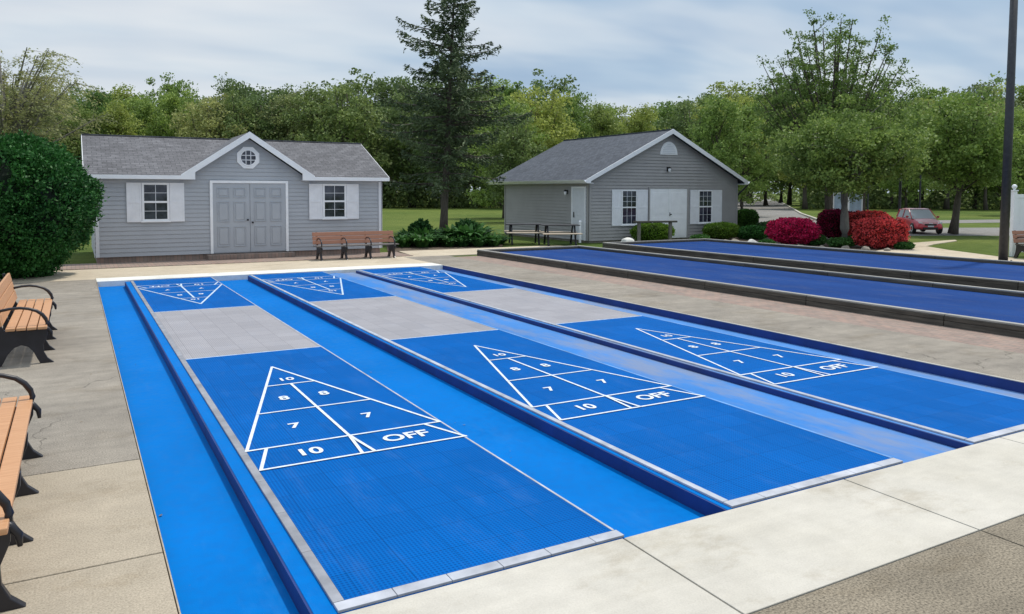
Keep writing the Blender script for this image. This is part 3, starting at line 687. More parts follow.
# right shed --------------------------------------------------------
sB = thing('utility_shed', 'darker grey shed with slate roof, white double door and half round gable vent', 'shed', (22, 25.73, 0))
def PB(o): o.location = Vector(o.location)-Vector(sB.location); o.parent = sB; return o
def build_B():
    X0, X1, Yf, Yb, ze, zr, xr = 17.95, 26.05, 25.73, 32.7, 2.44, 4.66, 22.0
    ov = .33; xa, xb = X0-ov, X1+ov; ya, yb = Yf-.3, Yb+1.0
    zf = ze+.07; s = (zr-zf)/(xr-xa); th = .07
    b = MB(); b.box(X0+.03, X1-.03, Yf+.03, Yb-.03, -.03, .1); PB(b.build('foundation', M['walk_grey']))
    b = MB()
    def xl(z):
        if z <= ze+.001: return X0, X1
        d = max(0, (z-(zf+ov*s-th-.03))/s); return min(xr-.01, X0+d), max(xr+.01, X1-d)
    siding_xz(b, courses(.06, ze, .13), xl, Yf, lap=.0262); siding_xz(b, courses(ze, zr-.12, .13), xl, Yf, lap=.0262)
    siding_yz(b, courses(.06, ze, .13), Yf, Yb, X0, lap=.0262); siding_yz(b, courses(.06, ze, .13), Yf, Yb, X1, 1)
    b.quad((X0, Yb, 0), (X1, Yb, 0), (X1, Yb, ze), (X0, Yb, ze)); b.quad((X0, Yb, ze), (X1, Yb, ze), (X1, Yb, ze+.15), (xr, Yb, zr-.1), (X0, Yb, ze+.15))
    b.quad((X0, Yf+.01, ze), (X1, Yf+.01, ze), (X1, Yb, ze), (X0, Yb, ze))
    PB(b.build('wall', M['siding2']))
    b = MB()
    for X in (X0, X1-.09): b.box(X-.002, X+.092, Yf-.036, Yf-.0265, .06, ze-.02)
    b.box(X0-.036, X0-.0265, Yf-.02, Yf+.08, .06, ze-.02)
    b.box(X0-.036, X0-.0265, Yb-.1, Yb, .06, ze-.02)
    PB(b.build('corner_board', M['siding2']))
    th = .07
    b = MB(); b.prism([(xa, zf), (xr, zr), (xb, zf), (xb, zf-th), (xr, zr-th), (xa, zf-th)], ya, yb, 'XZ')
    rf = PB(b.build('roof', M['roof2']))
    b = MB(); b.box(xr-.09, xr+.09, ya, yb, zr-.02, zr+.014); b.build('ridge_cap', M['roof2'], rf)
    b = MB()
    for sg in (-1, 1):
        e = xa if sg < 0 else xb
        b.prism([(xr, zr+.012), (e, zf+.012), (e, zf-.14), (e-sg*.2, zf-.14), (e-sg*.2, zf-.06), (xr, zr-.185)], ya-.03, ya-.001, 'XZ')
    b.box(xa-.0, X0+.02, ya+.001, Yf-.016, zf-.15, zf-.13); b.box(X1-.02, xb, ya+.001, Yf-.016, zf-.15, zf-.13)
    PB(b.build('rake_board', M['white']))
    b = MB()
    for sg in (-1, 1):
        e = xa if sg < 0 else xb
        b.box(min(e, e+sg*.02), max(e, e+sg*.02), ya, yb, zf-.14, zf-.01)
        b.box(min(e, e-sg*(ov-.03)), max(e, e-sg*(ov-.03)), Yf, yb, zf-.145, zf-.125)
    PB(b.build('eave_board', M['offwhite']))
    b = MB()
    for sg in (-1, 1):
        e = (xa if sg < 0 else xb)+sg*.022
        pr = [(0, .0), (sg*.03, -.0), (sg*.11, .08), (sg*.12, .105), (sg*.10, .105), (sg*.03, .02), (0, .02)]
        b.prism([(e+p[0], zf-.115+p[1]) for p in pr], ya-.02, yb, 'XZ')
    g = PB(b.build('gutter', M['white']))
    b = MB(); b.tube([(xb+.08, ya+.05, zf-.11), (xb+.06, ya+.1, zf-.2), (X1+.08, Yf+.25, 1.75), (X1+.06, Yf+.3, 1.6), (X1+.06, Yf+.3, .1)], .04, 8)
    PB(b.build('downspout', M['iron_dull']))
    # half round vent
    cx, cz = 22.02, 3.60
    b = MB(); arc = lambda r, z0=0: [(cx+r*math.cos(math.pi*k/16), cz+r*1.18*math.sin(math.pi*k/16)) for k in range(17)]
    b.prism(arc(.47), Yf-.045, Yf-.016, 'XZ'); v = PB(b.build('gable_vent', M['white']))
    b = MB()
    for k in range(6):
        z_ = cz+.05+k*.072; hw = .36*math.sqrt(max(.02, 1-((z_-cz+.04)/(.36*1.18+.04))**2)); b.box(cx-hw, cx+hw, Yf-.058, Yf-.0455, z_, z_+.04)
    b.build('louvre', M['offwhite'], v)
    # double door, white
    dx0, dx1, dz1 = 21.02, 23.05, 2.17; mid = (dx0+dx1)/2
    b = MB(); b.box(dx0-.07, dx0-.002, Yf-.062, Yf-.012, .06, dz1+.07); b.box(dx1+.002, dx1+.07, Yf-.062, Yf-.012, .06, dz1+.07); b.box(dx0-.002, dx1+.002, Yf-.062, Yf-.012, dz1+.002, dz1+.07)
    PB(b.build('door_frame', M['siding2'], bevel=.004))
    for xa_, xb_ in ((dx0, mid-.004), (mid+.004, dx1)):
        b = MB(); b.box(xa_, xb_, Yf-.044, Yf-.012, .07, dz1)
        for za, zb_ in ((.15, .95), (1.1, 2.0)): b.box(xa_+.14, xb_-.14, Yf-.050, Yf-.0445, za, zb_)
        dr = PB(b.build('door', M['white'], bevel=.004))
    b = MB(); b.box(mid+.05, mid+.16, Yf-.07, Yf-.036, 1.06, 1.10); b.box(mid+.05, mid+.09, Yf-.05, Yf-.035, 1.0, 1.16); b.build('door_handle', M['iron_dull'], dr)
    # side door facing the lawn side
    b = MB(); b.box(X0-.055, X0-.012, 25.90, 25.97, .06, 2.24); b.box(X0-.055, X0-.012, 26.84, 26.92, .06, 2.24); b.box(X0-.055, X0-.012, 25.97, 26.84, 2.17, 2.24)
    PB(b.build('door_frame', M['white']))
    b = MB(); b.box(X0-.040, X0-.012, 25.972, 26.838, .07, 2.168)
    for za, zb_ in ((.2, .9), (1.05, 2.0)):
        for ya_ in (26.05, 26.45): b.box(X0-.048, X0-.0405, ya_, ya_+.31, za, zb_)
    dr = PB(b.build('side_door', M['offwhite'], bevel=.003))
    b = MB(); b.box(X0-.075, X0-.032, 26.70, 26.74, .98, 1.2); b.build('door_handle', M['black'], dr)
    return
build_B()
before = {o.name for o in bpy.data.objects}
window(sB, 19.54, 20.35, .66, 2.12, 25.715, 19.06, 20.90, 3, 3, 2)
window(sB, 23.70, 24.52, .66, 2.12, 25.715, 23.24, 25.08, 3, 3, 2)
reparent_new(before, sB)
def lantern(label, loc, rz):
    t = thing('wall_lantern', label, 'lamp', loc, rz)
    b = MB(); b.box(-.05, .05, -.02, 0, -.09, .09); b.tube([(0, -.02, .04), (0, -.10, .09), (0, -.12, .05)], .012, 6); b.build('bracket', M['black'], t)
    b = MB(); b.lathe([(.015, .10), (.075, .045), (.085, .03), (.08, .025)], (0, -.12), 10); b.build('lamp_cap', M['black'], t)
    b = MB(); b.lathe([(.06, .024), (.065, -.02), (.045, -.11), (.03, -.125)], (0, -.12), 10); b.build('lamp_glass', M['white'], t, smooth=True)
lantern('small black lantern high in the gable of the right shed', (21.98, 25.715, 3.0), 0)
lantern('small black lantern beside the white side door of the right shed', (17.935, 27.25, 2.02), -math.pi/2)

# white post before the side door
b = MB(); b.lathe([(.05, 0), (.05, .80), (.06, .81), (.06, .84), (.04, .88), (.0, .9)], seg=14)
t = tag(b.build('marker_post', M['white'], smooth=False), 'slim white post in front of the side door of the right shed', 'post'); t.location = gd(580, 31); 
# ------------------------------------------------------------------ picnic tables by the right shed
def picnic():
    t = thing('picnic_table', 'metal picnic table with tan seat beside the dark shrubs, left of two', 'picnic table', group='picnic tables beside the right shed')
    b = MB()
    for k in range(4): b.box(-.72, .72, -.36+k*.185, -.36+k*.185+.17, .74, .775)
    b.build('tabletop', M['iron_dull'], t, bevel=.005)
    for s in (-1, 1):
        b = MB(); b.box(-.74, .74, s*.62-.14, s*.62+.14, .43, .47); b.build('seat', M['tan_wood'], t, bevel=.008)
    for s in (-1, 1):
        b = MB(); x = s*.52
        b.tube([(x, -.62, .42), (x, .62, .42)], .035, 8); b.tube([(x, -.6, .0), (x, -.22, .73)], .038, 8); b.tube([(x, .6, .0), (x, .22, .73)], .038, 8)
        b.tube([(x, -.7, .02), (x, -.5, .02)], .035, 8); b.tube([(x, .7, .02), (x, .5, .02)], .035, 8)
        b.build('leg_frame', M['iron'], t)
    return t
pt = picnic(); pt.location = gd(524, 30.6); pt.rotation_euler = (0, 0, -R(24))
copy_tree(pt, gd(560, 29.9), -R(24), 'metal picnic table with tan seat nearest the white side door, right of two')
# timber rail by the door
t = thing('timber_rail', 'low wooden rail on two posts in front of the white shed door', 'rail', (19.50, 24.6, 0), -R(10))
b = MB(); b.box(-.14, 1.78, -.09, .09, .80, .87); b.build('top_rail', M['timber_side'], t, bevel=.01)
for x in (.08, 1.5):
    b = MB(); b.box(x-.06, x+.06, -.05, .05, 0, .80); b.build('post', M['bark_pale'], t, bevel=.006)

# ------------------------------------------------------------------ foliage
rng = np.random.default_rng(11)
def quads(cent, size, aspect=.6, axis=None, jitter=.5):
    """leaf-shaped rhombs at the given centres; axis: preferred long direction"""
    n = len(cent); a = rng.normal(size=(n, 3))
    if axis is not None: a = axis+a*jitter
    a /= np.linalg.norm(a, axis=1)[:, None]
    h = rng.normal(size=(n, 3)); b = np.cross(a, h); b /= np.linalg.norm(b, axis=1)[:, None]
    s = (size*rng.uniform(.6, 1.35, n))[:, None]
    v = np.stack([cent-a*s, cent+b*s*aspect, cent+a*s, cent-b*s*aspect], 1).reshape(-1, 3)
    return v
def leaf_object(name, v, mat, parent=None):
    n = len(v)//4
    me = bpy.data.meshes.new(name); me.vertices.add(n*4); me.loops.add(n*4); me.polygons.add(n)
    me.vertices.foreach_set('co', v.astype(np.float32).ravel()); me.loops.foreach_set('vertex_index', np.arange(n*4, dtype=np.int32))
    me.polygons.foreach_set('loop_start', np.arange(0, n*4, 4, dtype=np.int32)); me.update(calc_edges=True)
    me.materials.append(mat); o = bpy.data.objects.new(name, me); C.objects.link(o)
    if parent: o.parent = parent
    return o
def grow(h, cb, wid, shape='round', nl=16, seed=0, lean=0, trunk_r=None, ncl=7, spread=.095):
    """limb polylines + clump centres for a broadleaf tree"""
    rs = random.Random(seed); b = MB(); cl = []
    tr = trunk_r or h*.018
    tp = []; x = y = 0
    for k in range(9):
        t = k/8; tp.append(Vector((x+lean*t, y, h*.9*t))); x += rs.uniform(-.02, .02)*h*.5; y += rs.uniform(-.02, .02)*h*.5
    b.tube(tp, [tr*(1.35 if k == 0 else 1)*(1-.85*k/8) for k in range(9)], 8)
    def dome(i):
        zz_ = 1-1.45*(i+.5)/nl; an = i*2.39996+rs.uniform(-.25, .25); q = math.sqrt(max(0, 1-zz_*zz_)); k = rs.uniform(.82, 1.06)
        return Vector((math.cos(an)*q*wid/2*k, math.sin(an)*q*wid/2*k, h*(1+cb)/2+zz_*h*(1-cb)/2*k)), zz_
    def env(t):     # crown radius at relative height
        if shape == 'round': return math.sqrt(max(0, 1-(2*t-1)**2))*.5+.02
        if shape == 'vase': return (.18+.36*min(1, t*1.6))*math.sqrt(max(.0, 1-max(0, t-.55)**2/.22))
        if shape == 'tall': return .5*math.sqrt(max(0, 1-(1.6*t-.6)**2 if t > .375 else 1-(.375-t)*.9))
        return .5*(1-t)+.05
    for i in range(nl):
        t = (i+.5)/nl; z0 = h*(cb+(1-cb)*t*.72-.02); ze = h*(cb+(1-cb)*min(.97, t*.9+.12+rs.uniform(-.05, .08)))
        k = min(7.999, z0/(h*.9)*8); base = tp[int(k)].lerp(tp[int(k)+1], k-int(k))
        an = i*2.4+rs.uniform(-.4, .4); rad = env((ze/h-cb)/(1-cb))*wid*rs.uniform(.75, 1.08)
        end = Vector((base.x+math.cos(an)*rad, base.y+math.sin(an)*rad, ze))
        mid = base.lerp(end, .5)+Vector((rs.uniform(-.1, .1), rs.uniform(-.1, .1), .04))*wid*.5
        if shape == 'dome':
            end, q = dome(i); z0 = h*(cb*.75+(.32*(1-cb))*(q+1)/2*rs.uniform(.7, 1.2)); k = min(7.999, z0/(h*.9)*8); base = tp[int(k)].lerp(tp[int(k)+1], k-int(k))
            mid = base.lerp(end, .5)+Vector((end.x-base.x, end.y-base.y, 0))*.12
        r0 = tr*.42*(1-t*.5)
        b.tube([base, mid, end], [r0, r0*.6, r0*.2], 5, cap=False)
        for j in range(ncl):
            s = rs.uniform(.3, 1.0); p = (base.lerp(mid, s*2) if s < .5 else mid.lerp(end, s*2-1))
            q = p+Vector((rs.gauss(0, 1), rs.gauss(0, 1), rs.gauss(.25, .8)))*wid*spread
            if j < 5: b.tube([p, q], [r0*.3, r0*.1], 4, cap=False)
            cl.append((q, s)); 
        cl.append((end, 1))
    cl.append((tp[-1]+Vector((0, 0, h*.06)), 1))
    return b, cl
def tree(name, label, cat, h, cb, wid, mat, nleaf, lsize, crad, shape='round', nl=16, seed=0, bark='bark', group=None, lean=0, trunk_r=None, ncl=7, spread=.095):
    t = thing(name, label, cat, group=group)
    b, cl = grow(h, cb, wid, shape, nl, seed, lean, trunk_r, ncl, spread)
    b.build('trunk', M[bark], t, smooth=True)
    cs = np.array([tuple(c[0]) for c in cl]); 
    wgt = rng.uniform(.4, 1.6, len(cs)); wgt /= wgt.sum()
    idx = rng.choice(len(cs), nleaf, p=wgt); rr = crad*rng.uniform(.6, 1.3, len(cs))[idx]
    d = rng.normal(size=(nleaf, 3)); d /= np.linalg.norm(d, axis=1)[:, None]; d *= (rng.uniform(0, 1, nleaf)**.45)[:, None]
    c = cs[idx]+d*rr[:, None]*np.array([1.15, 1.15, .75])
    leaf_object('crown', quads(c, lsize, .62), M[mat], t)
    return t

# far woodland: eight kinds copied along the edge of the lawn
protos = []
kinds = [('tree_dark', .10, 7.5, 'tall', 'dark green'), ('tree_mid', .12, 8.0, 'round', 'mid green'), ('tree_lime', .2, 7.0, 'round', 'yellow green'), ('tree_dark', .05, 6.5, 'round', 'deep green'),
         ('tree_mid', .08, 7.5, 'tall', 'fresh green'), ('tree_olive', .18, 8.0, 'vase', 'pale olive'), ('tree_dark', .15, 8.5, 'tall', 'shadowy green'), ('tree_lime', .1, 6.5, 'tall', 'light lime')]
for i, (mt, cbs, wd, sh, cn) in enumerate(kinds):
    p = tree('woodland_tree', cn+' broadleaf tree in the wood behind the lawn', 'tree', 14, cbs, wd, mt, 13000, .155, 1.0, 'dome' if i in (0, 2, 3, 5) else sh, 26, 100+i, 'bark', 'trees of the wood behind the lawn')
    protos.append(p)
used = set()
def place(k, px, depth, h, label=None, group=True):
    global used
    loc = gd(px, depth); s = h/14
    o = protos[k] if k not in used else copy_tree(protos[k]); used.add(k)
    o.location = loc; o.rotation_euler = (0, 0, random.uniform(0, 6.28)); o.scale = (s*random.uniform(.9, 1.15),)*2+(s,)
    cn = kinds[k][4]
    if label: o['label'] = label
    else:
        ht = 'tall' if h > 15 else ('lower' if h < 12.5 else 'middling')
        side = 'behind the left shed' if px < 390 else ('behind the spruce' if px < 500 else ('behind the right shed' if px < 750 else 'at the back on the right'))
        o['label'] = f'{ht} {cn} tree of the wood {side}, {"front" if depth < 108 else "rear"} row'
    return o
# skyline height (pixels above the horizon) along the picture, read off the photograph
sky_pts = [(-80, 95), (0, 100), (60, 102), (110, 104), (160, 102), (215, 104), (262, 112), (300, 104), (345, 116), (380, 106), (430, 112), (480, 108), (520, 106), (545, 116), (585, 98), (640, 94), (700, 98), (740, 106), (800, 108), (860, 104), (910, 98), (960, 104), (1010, 110), (1090, 112)]
def skyl(px):
    for (a, ha), (b_, hb) in zip(sky_pts, sky_pts[1:]):
        if a <= px <= b_: return ha+(hb-ha)*(px-a)/(b_-a)
    return 104
zone = lambda px: ([1, 2, 4, 5] if px < 110 else [4, 1, 7] if px < 200 else [0, 5, 6, 2, 3] if px < 330 else [0, 6, 3] if px < 480 else [3, 1, 4, 2] if px < 560 else [7, 2, 1, 4] if px < 680 else [1, 4, 3, 2] if px < 880 else [5, 2, 1, 5])
px = -75
while px < 1100:
    far = 98+random.uniform(-5, 8)
    if 735 < px < 790: far = 150
    hh = skyl(px)*far/FPX+CZ
    place(random.choice(zone(px)), px, far, hh*random.uniform(.78, .97)); px += random.uniform(24, 34)
px = -85
while px < 1110:
    d = 122+random.uniform(-6, 8); hh = skyl(px)*d/FPX+CZ
    place(random.choice(zone(px)), px, d, hh*random.uniform(.9, 1.04)); px += random.uniform(22, 32)
px = -70
while px < 1100:
    d = 150+random.uniform(-6, 8); hh = skyl(px)*d/FPX+CZ
    place(random.choice([0, 3, 6, 1]), px, d, hh*random.uniform(.75, .9)); px += random.uniform(44, 60)
# trees standing forward of the wood
place(4, 716, 62, 9.6, 'full mid green tree just behind the right rake of the right shed')
place(3, 690, 70, 10.4, 'dark dense tree rising over the ridge of the right shed')
place(1, 742, 66, 9.2, 'spreading green tree beside the driveway behind the right shed')
place(7, 640, 82, 10.5, 'light green tree over the roof of the right shed')
place(3, 512, 52, 7.4, 'dark bushy tree against the left end of the right shed roof')
place(4, 505, 60, 9.2, 'green tree between the spruce and the right shed')
place(1, 905, 88, 11.0, 'green tree across the far lawn above the red car')
place(5, 985, 92, 12.6, 'pale olive tree behind the lamp pole')
place(4, 1015, 70, 9.5, 'fresh green tree at the right edge beyond the white fence')
for i, (a, d_, hgt) in enumerate(((380, 100, 6), (415, 98, 5), (455, 101, 6.5), (490, 97, 5))):
    place((3, 6)[i % 2], a, d_, hgt, f'dark young tree at the foot of the wood, {["left of", "just left of", "just right of", "right of"][i]} the spruce trunk')
# undergrowth along the foot of the wood
N_ = 52000
pxs = rng.uniform(-90, 1110, N_); dep = rng.uniform(96, 118, N_)
basep = np.array([tuple(gd(a, d)) for a, d in zip(pxs, dep)])
hmax = 2.2+1.5*np.sin(pxs*.05)*np.sin(pxs*.017+1)+.7*np.sin(pxs*.21)
basep[:, 2] = rng.uniform(0, 1, N_)*np.maximum(hmax, .8)
keep = (pxs < 725) | (pxs > 800)
N2 = 30000; p2 = rng.uniform(-90, 1110, N2); d2 = rng.uniform(165, 185, N2)
b2_ = np.array([tuple(gd(a, d)) for a, d in zip(p2, d2)]); b2_[:, 2] = rng.uniform(0, 1, N2)*(7+1.5*np.sin(p2*.06))
tag(leaf_object('distant_thicket', quads(b2_, .42, .6), M['tree_dark']), 'dark thicket far beyond the end of the driveway', 'thicket', kind='stuff')
tag(leaf_object('undergrowth', quads(basep[keep], .26, .6), M['tree_dark']), 'dark undergrowth along the foot of the wood', 'undergrowth', kind='stuff')

# the near broadleaf trees on the right
t = tree('shade_tree', 'low spreading tree with grey trunk standing among the red azaleas', 'tree', 5.0, .48, 5.2, 'tree_near', 40000, .060, .52, 'dome', 30, 5, 'bark_pale', trunk_r=.21)
t.location = gd(845, 31.3)
t = tree('shade_tree', 'tall thin-leaved tree showing sky through its crown, behind the azaleas', 'tree', 9.9, .30, 6.5, 'tree_near', 38000, .054, .28, 'dome', 72, 9, 'bark', ncl=12, spread=.05, trunk_r=.2, lean=.6)
t.location = gd(827, 36)
t = tree('shade_tree', 'rounded green tree with forked trunk right of the red car', 'tree', 6.8, .30, 4.9, 'tree_mid', 24000, .08, .62, 'dome', 26, 15, 'bark', trunk_r=.19)
t.location = gd(953, 38.3)

# spruce -----------------------------------------------------------
def spruce():
    t = thing('spruce_tree', 'tall ragged dark spruce between the two sheds', 'tree'); t.location = gd(443, 32.6)
    H_ = 11.6; b = MB(); rs = random.Random(3)
    ax = lambda z: Vector((.50*z/10.5*math.cos(YAW), -.50*z/10.5*math.sin(YAW), z))
    b.tube([ax(H_*k/10) for k in range(11)], [.17*(1.25 if k == 0 else 1)*(1-.93*k/10) for k in range(11)], 10)
    cents = []; axs = []
    z = 2.1
    while z < H_-.15:
        t_ = z/H_
        if z < 4.8: Lm = 2.0+.35*(z-2.1)/2.7
        else: Lm = 2.85*(1-(z-4.8)/(H_-4.8))**.78+.1
        nb = 6 if z > 3.2 else 5
        a0 = rs.uniform(0, 6.28)
        for k in range(nb):
            an = a0+k*2*math.pi/nb+rs.uniform(-.3, .3); Lb = Lm*(rs.uniform(.35, 1.0) if rs.random() < .76 else rs.uniform(1.05, 1.4))
            o = ax(z+rs.uniform(-.12, .12)); d = Vector((math.cos(an), math.sin(an), 0))
            rise = (.16+.5*max(0, t_-.45)+rs.uniform(-.12, .14)); pts = []
            for q in range(6):
                s = q/5; pts.append(o+d*Lb*s+Vector((0, 0, Lb*(rise*s-.34*s*s+.26*s**4))))
            r0 = .012+.012*Lb
            b.tube(pts, [r0*(1-.85*q/5) for q in range(6)], 4, cap=False)
            nn = int(Lb*(88 if z < 7 else 84)) if z > 3 else int(Lb*50)
            side = Vector((-d.y, d.x, 0))
            for _ in range(nn):
                s = .12+.9*rs.random()**.8; q = min(4.999, s*5) if s < 1 else 4.999; p = pts[int(q)].lerp(pts[int(q)+1], q-int(q))
                wdt = (.34*(1-s)+.08)*min(1, Lb)
                sd_ = rs.uniform(-1, 1)*wdt; hang = -abs(rs.gauss(0, .15))-.05*abs(sd_)
                cents.append(tuple(p+side*sd_+Vector((0, 0, hang)))); g = d*.7+side*(1 if sd_ > 0 else -1)*.7+Vector((0, 0, -.35)); axs.append(tuple(g))
        z += rs.uniform(.22, .42)
    b.build('trunk', M['bark'], t, smooth=True)
    leaf_object('crown', quads(np.array(cents), .095, .30, np.array(axs), .45), M['spruce'], t)
spruce()

# feathery tree behind the hedge --------------------------------------
def willow():
    t = thing('feathery_tree', 'pale feathery tree with arching twigs behind the round hedge', 'tree'); t.location = gd(8, 31)
    rs = random.Random(8); b = MB(); H_ = 8.6; cents = []; axs = []
    b.tube([(0, 0, 0), (.1, 0, 2.2), (.0, .1, 4.2)], [.26, .2, .14], 10)
    for i in range(46):
        an = i*2.4; z0 = rs.uniform(2.0, 4.4); rr = rs.uniform(1.0, 3.9); zt = H_*rs.uniform(.70, 1.0)*(1-.055*rr)
        d = Vector((math.cos(an), math.sin(an), 0)); p0 = Vector((0, 0, z0)); p1 = d*rr*.45+Vector((0, 0, zt*.8)); p2 = d*rr*.85+Vector((0, 0, zt)); 
        b.tube([p0, p1, p2], [.07, .045, .015], 5, cap=False)
        for j in range(16):
            s = rs.uniform(.3, 1); a = (p0.lerp(p1, s*2) if s < .5 else p1.lerp(p2, s*2-1))
            dd = Vector((d.x+rs.gauss(0, .6), d.y+rs.gauss(0, .6), rs.uniform(.1, .7))).normalized(); Ls = rs.uniform(.7, 1.5)
            pts = [a+dd*Ls*q/4+Vector((0, 0, -.42*Ls*(q/4)**2)) for q in range(5)]
            b.tube(pts, [.010, .008, .006, .005, .003], 3, cap=False)
            for _ in range(32):
                q = rs.random()*3.999; p = pts[int(q)].lerp(pts[int(q)+1], q-int(q)); cents.append(tuple(p+Vector((rs.gauss(0, .06), rs.gauss(0, .06), rs.gauss(-.03, .07))))); axs.append(tuple(pts[int(q)+1]-pts[int(q)]))
    b.build('trunk', M['bark_pale'], t, smooth=True)
    leaf_object('crown', quads(np.array(cents), .055, .4, np.array(axs)*4, .5), M['willow'], t)
willow()

# shrubs ------------------------------------------------------------
def blob(name, label, cat, loc, rx, ry, h, mat, nleaf, lsize, z0=0.05, boxy=2.6, lump=.07, rz=0, group=None, core='hedge_core', up=.15, clumps=0, taper=0.0):
    t = thing(name, label, cat, loc, rz, group)
    ph = rng.uniform(0, 6, 6)
    def surf(d):
        ax_ = np.abs(d); n_ = (ax_[:, 0]**boxy+ax_[:, 1]**boxy+ax_[:, 2]**boxy)**(1/boxy); s = d/n_[:, None]
        lum = 1+lump*(np.sin(d[:, 0]*7+ph[0])*np.sin(d[:, 1]*6+ph[1])+.7*np.sin(d[:, 2]*9+ph[2])*np.sin(d[:, 0]*11+ph[3])+.5*np.sin(d[:, 1]*17+ph[4])*np.sin(d[:, 2]*15+ph[5]))
        return s*lum[:, None]*np.stack([1-taper*np.clip(-d[:, 2]-.1, 0, 1), 1-taper*np.clip(-d[:, 2]-.1, 0, 1), np.ones(len(d))], 1)
    d = rng.normal(size=(nleaf, 3)); d /= np.linalg.norm(d, axis=1)[:, None]
    if clumps:
        cdir = rng.normal(size=(clumps, 3)); cdir /= np.linalg.norm(cdir, axis=1)[:, None]
        d = cdir[rng.integers(0, clumps, nleaf)]+rng.normal(size=(nleaf, 3))*.045; d /= np.linalg.norm(d, axis=1)[:, None]
    s = surf(d)*(1-.20*rng.uniform(0, 1, nleaf)**1.6)[:, None]
    s *= (1+.03*rng.normal(size=nleaf))[:, None]
    sh_ = rng.random(nleaf) < .02; s[sh_] *= rng.uniform(1.02, 1.09, sh_.sum())[:, None]
    c = s*np.array([rx, ry, h/2])+np.array([0, 0, h/2+z0])
    nr = d+np.array([0, 0, up])
    leaf_object('foliage', quads(c, lsize, .55, nr, .9), M[mat], t)
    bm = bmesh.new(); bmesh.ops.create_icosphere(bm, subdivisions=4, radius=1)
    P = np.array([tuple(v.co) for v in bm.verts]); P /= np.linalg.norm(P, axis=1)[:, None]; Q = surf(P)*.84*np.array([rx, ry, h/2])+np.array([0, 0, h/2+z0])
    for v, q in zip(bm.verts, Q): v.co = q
    me = bpy.data.meshes.new('inner_twigs'); bm.to_mesh(me); bm.free(); me.materials.append(M[core])  # solid core added under the leaves, painted dark as inner shade
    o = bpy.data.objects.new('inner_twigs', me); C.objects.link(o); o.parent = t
    b = MB()
    for k in range(5): b.tube([(.05*math.cos(k*1.3)*rx, .05*math.sin(k*1.3)*ry, -.03), (.35*rx*math.cos(k*1.3), .35*ry*math.sin(k*1.3), h*.4)], [.03*h, .012*h], 5)
    b.build('stem', M['bark'], t)
    return t
hc = gd(15, 18.3)
blob('round_hedge', 'big round dark green evergreen hedge left of the left shed', 'hedge', hc, 1.62, 1.7, 3.22, 'hedge', 105000, .040, .0, 2.25, .06, -YAW, clumps=1300, taper=.32)
bx = lambda px, dep: gd(px, dep)
blob('azalea_bush', 'clipped magenta azalea bush, leftmost of the flowering bushes', 'bush', gd(793, 30.2), .86, .75, .93, 'azalea_pink', 16000, .04, .08, 3.0, .08, -YAW, 'flowering azaleas behind the bocce courts')
blob('azalea_bush', 'dark crimson azalea bush partly hidden by the grey tree trunk', 'bush', gd(836, 33.5), .72, .7, 1.2, 'azalea_dark', 12000, .04, .08, 3, .05, -YAW, 'flowering azaleas behind the bocce courts')
blob('azalea_bush', 'large clipped red azalea bush, rightmost and nearest the path', 'bush', gd(880, 28.6), .86, .75, 1.02, 'azalea_red', 20000, .04, .05, 3.0, .09, -YAW, 'flowering azaleas behind the bocce courts')
blob('azalea_bush', 'low red azalea hedge showing behind the largest red bush', 'bush', gd(868, 32.5), .95, .6, 1.14, 'azalea_red', 12000, .04, .1, 3.2, .05, -YAW, 'flowering azaleas behind the bocce courts')
blob('shrub', 'low clipped green shrub left of the white shed door', 'shrub', (20.6, 25.0, 0), 1.0, .5, .72, 'shrub_lime', 9000, .035, .04, 2.4, .06, 0)
blob('shrub', 'low clipped green shrub under the right window of the right shed', 'shrub', (24.35, 24.95, 0), .92, .5, .68, 'shrub_lime', 9000, .035, .04, 2.4, .06, 0)
blob('shrub', 'round dark green shrub at the right corner of the right shed', 'shrub', gd(746, 36.5), .52, .52, .85, 'shrub', 9000, .04, .38, 2.5, .05, 0)
blob('shrub', 'low dark green shrub under the round one by the right shed corner', 'shrub', gd(752, 34.0), .75, .6, .55, 'hedge', 7000, .04, .0, 2.5, .08, 0)
for i, (px, dp, rx, h, lb) in enumerate(((772, 36, .8, .7, 'dark green shrub behind the magenta azalea'), (815, 30.2, .45, .38, 'small green plant between magenta azalea and tree trunk'), (842, 29.2, .55, .32, 'low green plant at the foot of the grey trunk'),
        (862, 31.0, .5, .4, 'small green plant left of the large red azalea'), (905, 28.0, .35, .25, 'low green plant right of the large red azalea by the path'), (700, 31.5, .4, .3, 'small low plant before the right shed window'), (767, 29.3, .3, .25, 'small green tuft left of the magenta azalea'))):
    blob('shrub', lb, 'plant', gd(px, dp), rx, rx*.8, h, 'plant', 3500, .04, .0, 2.3, .1, 0)
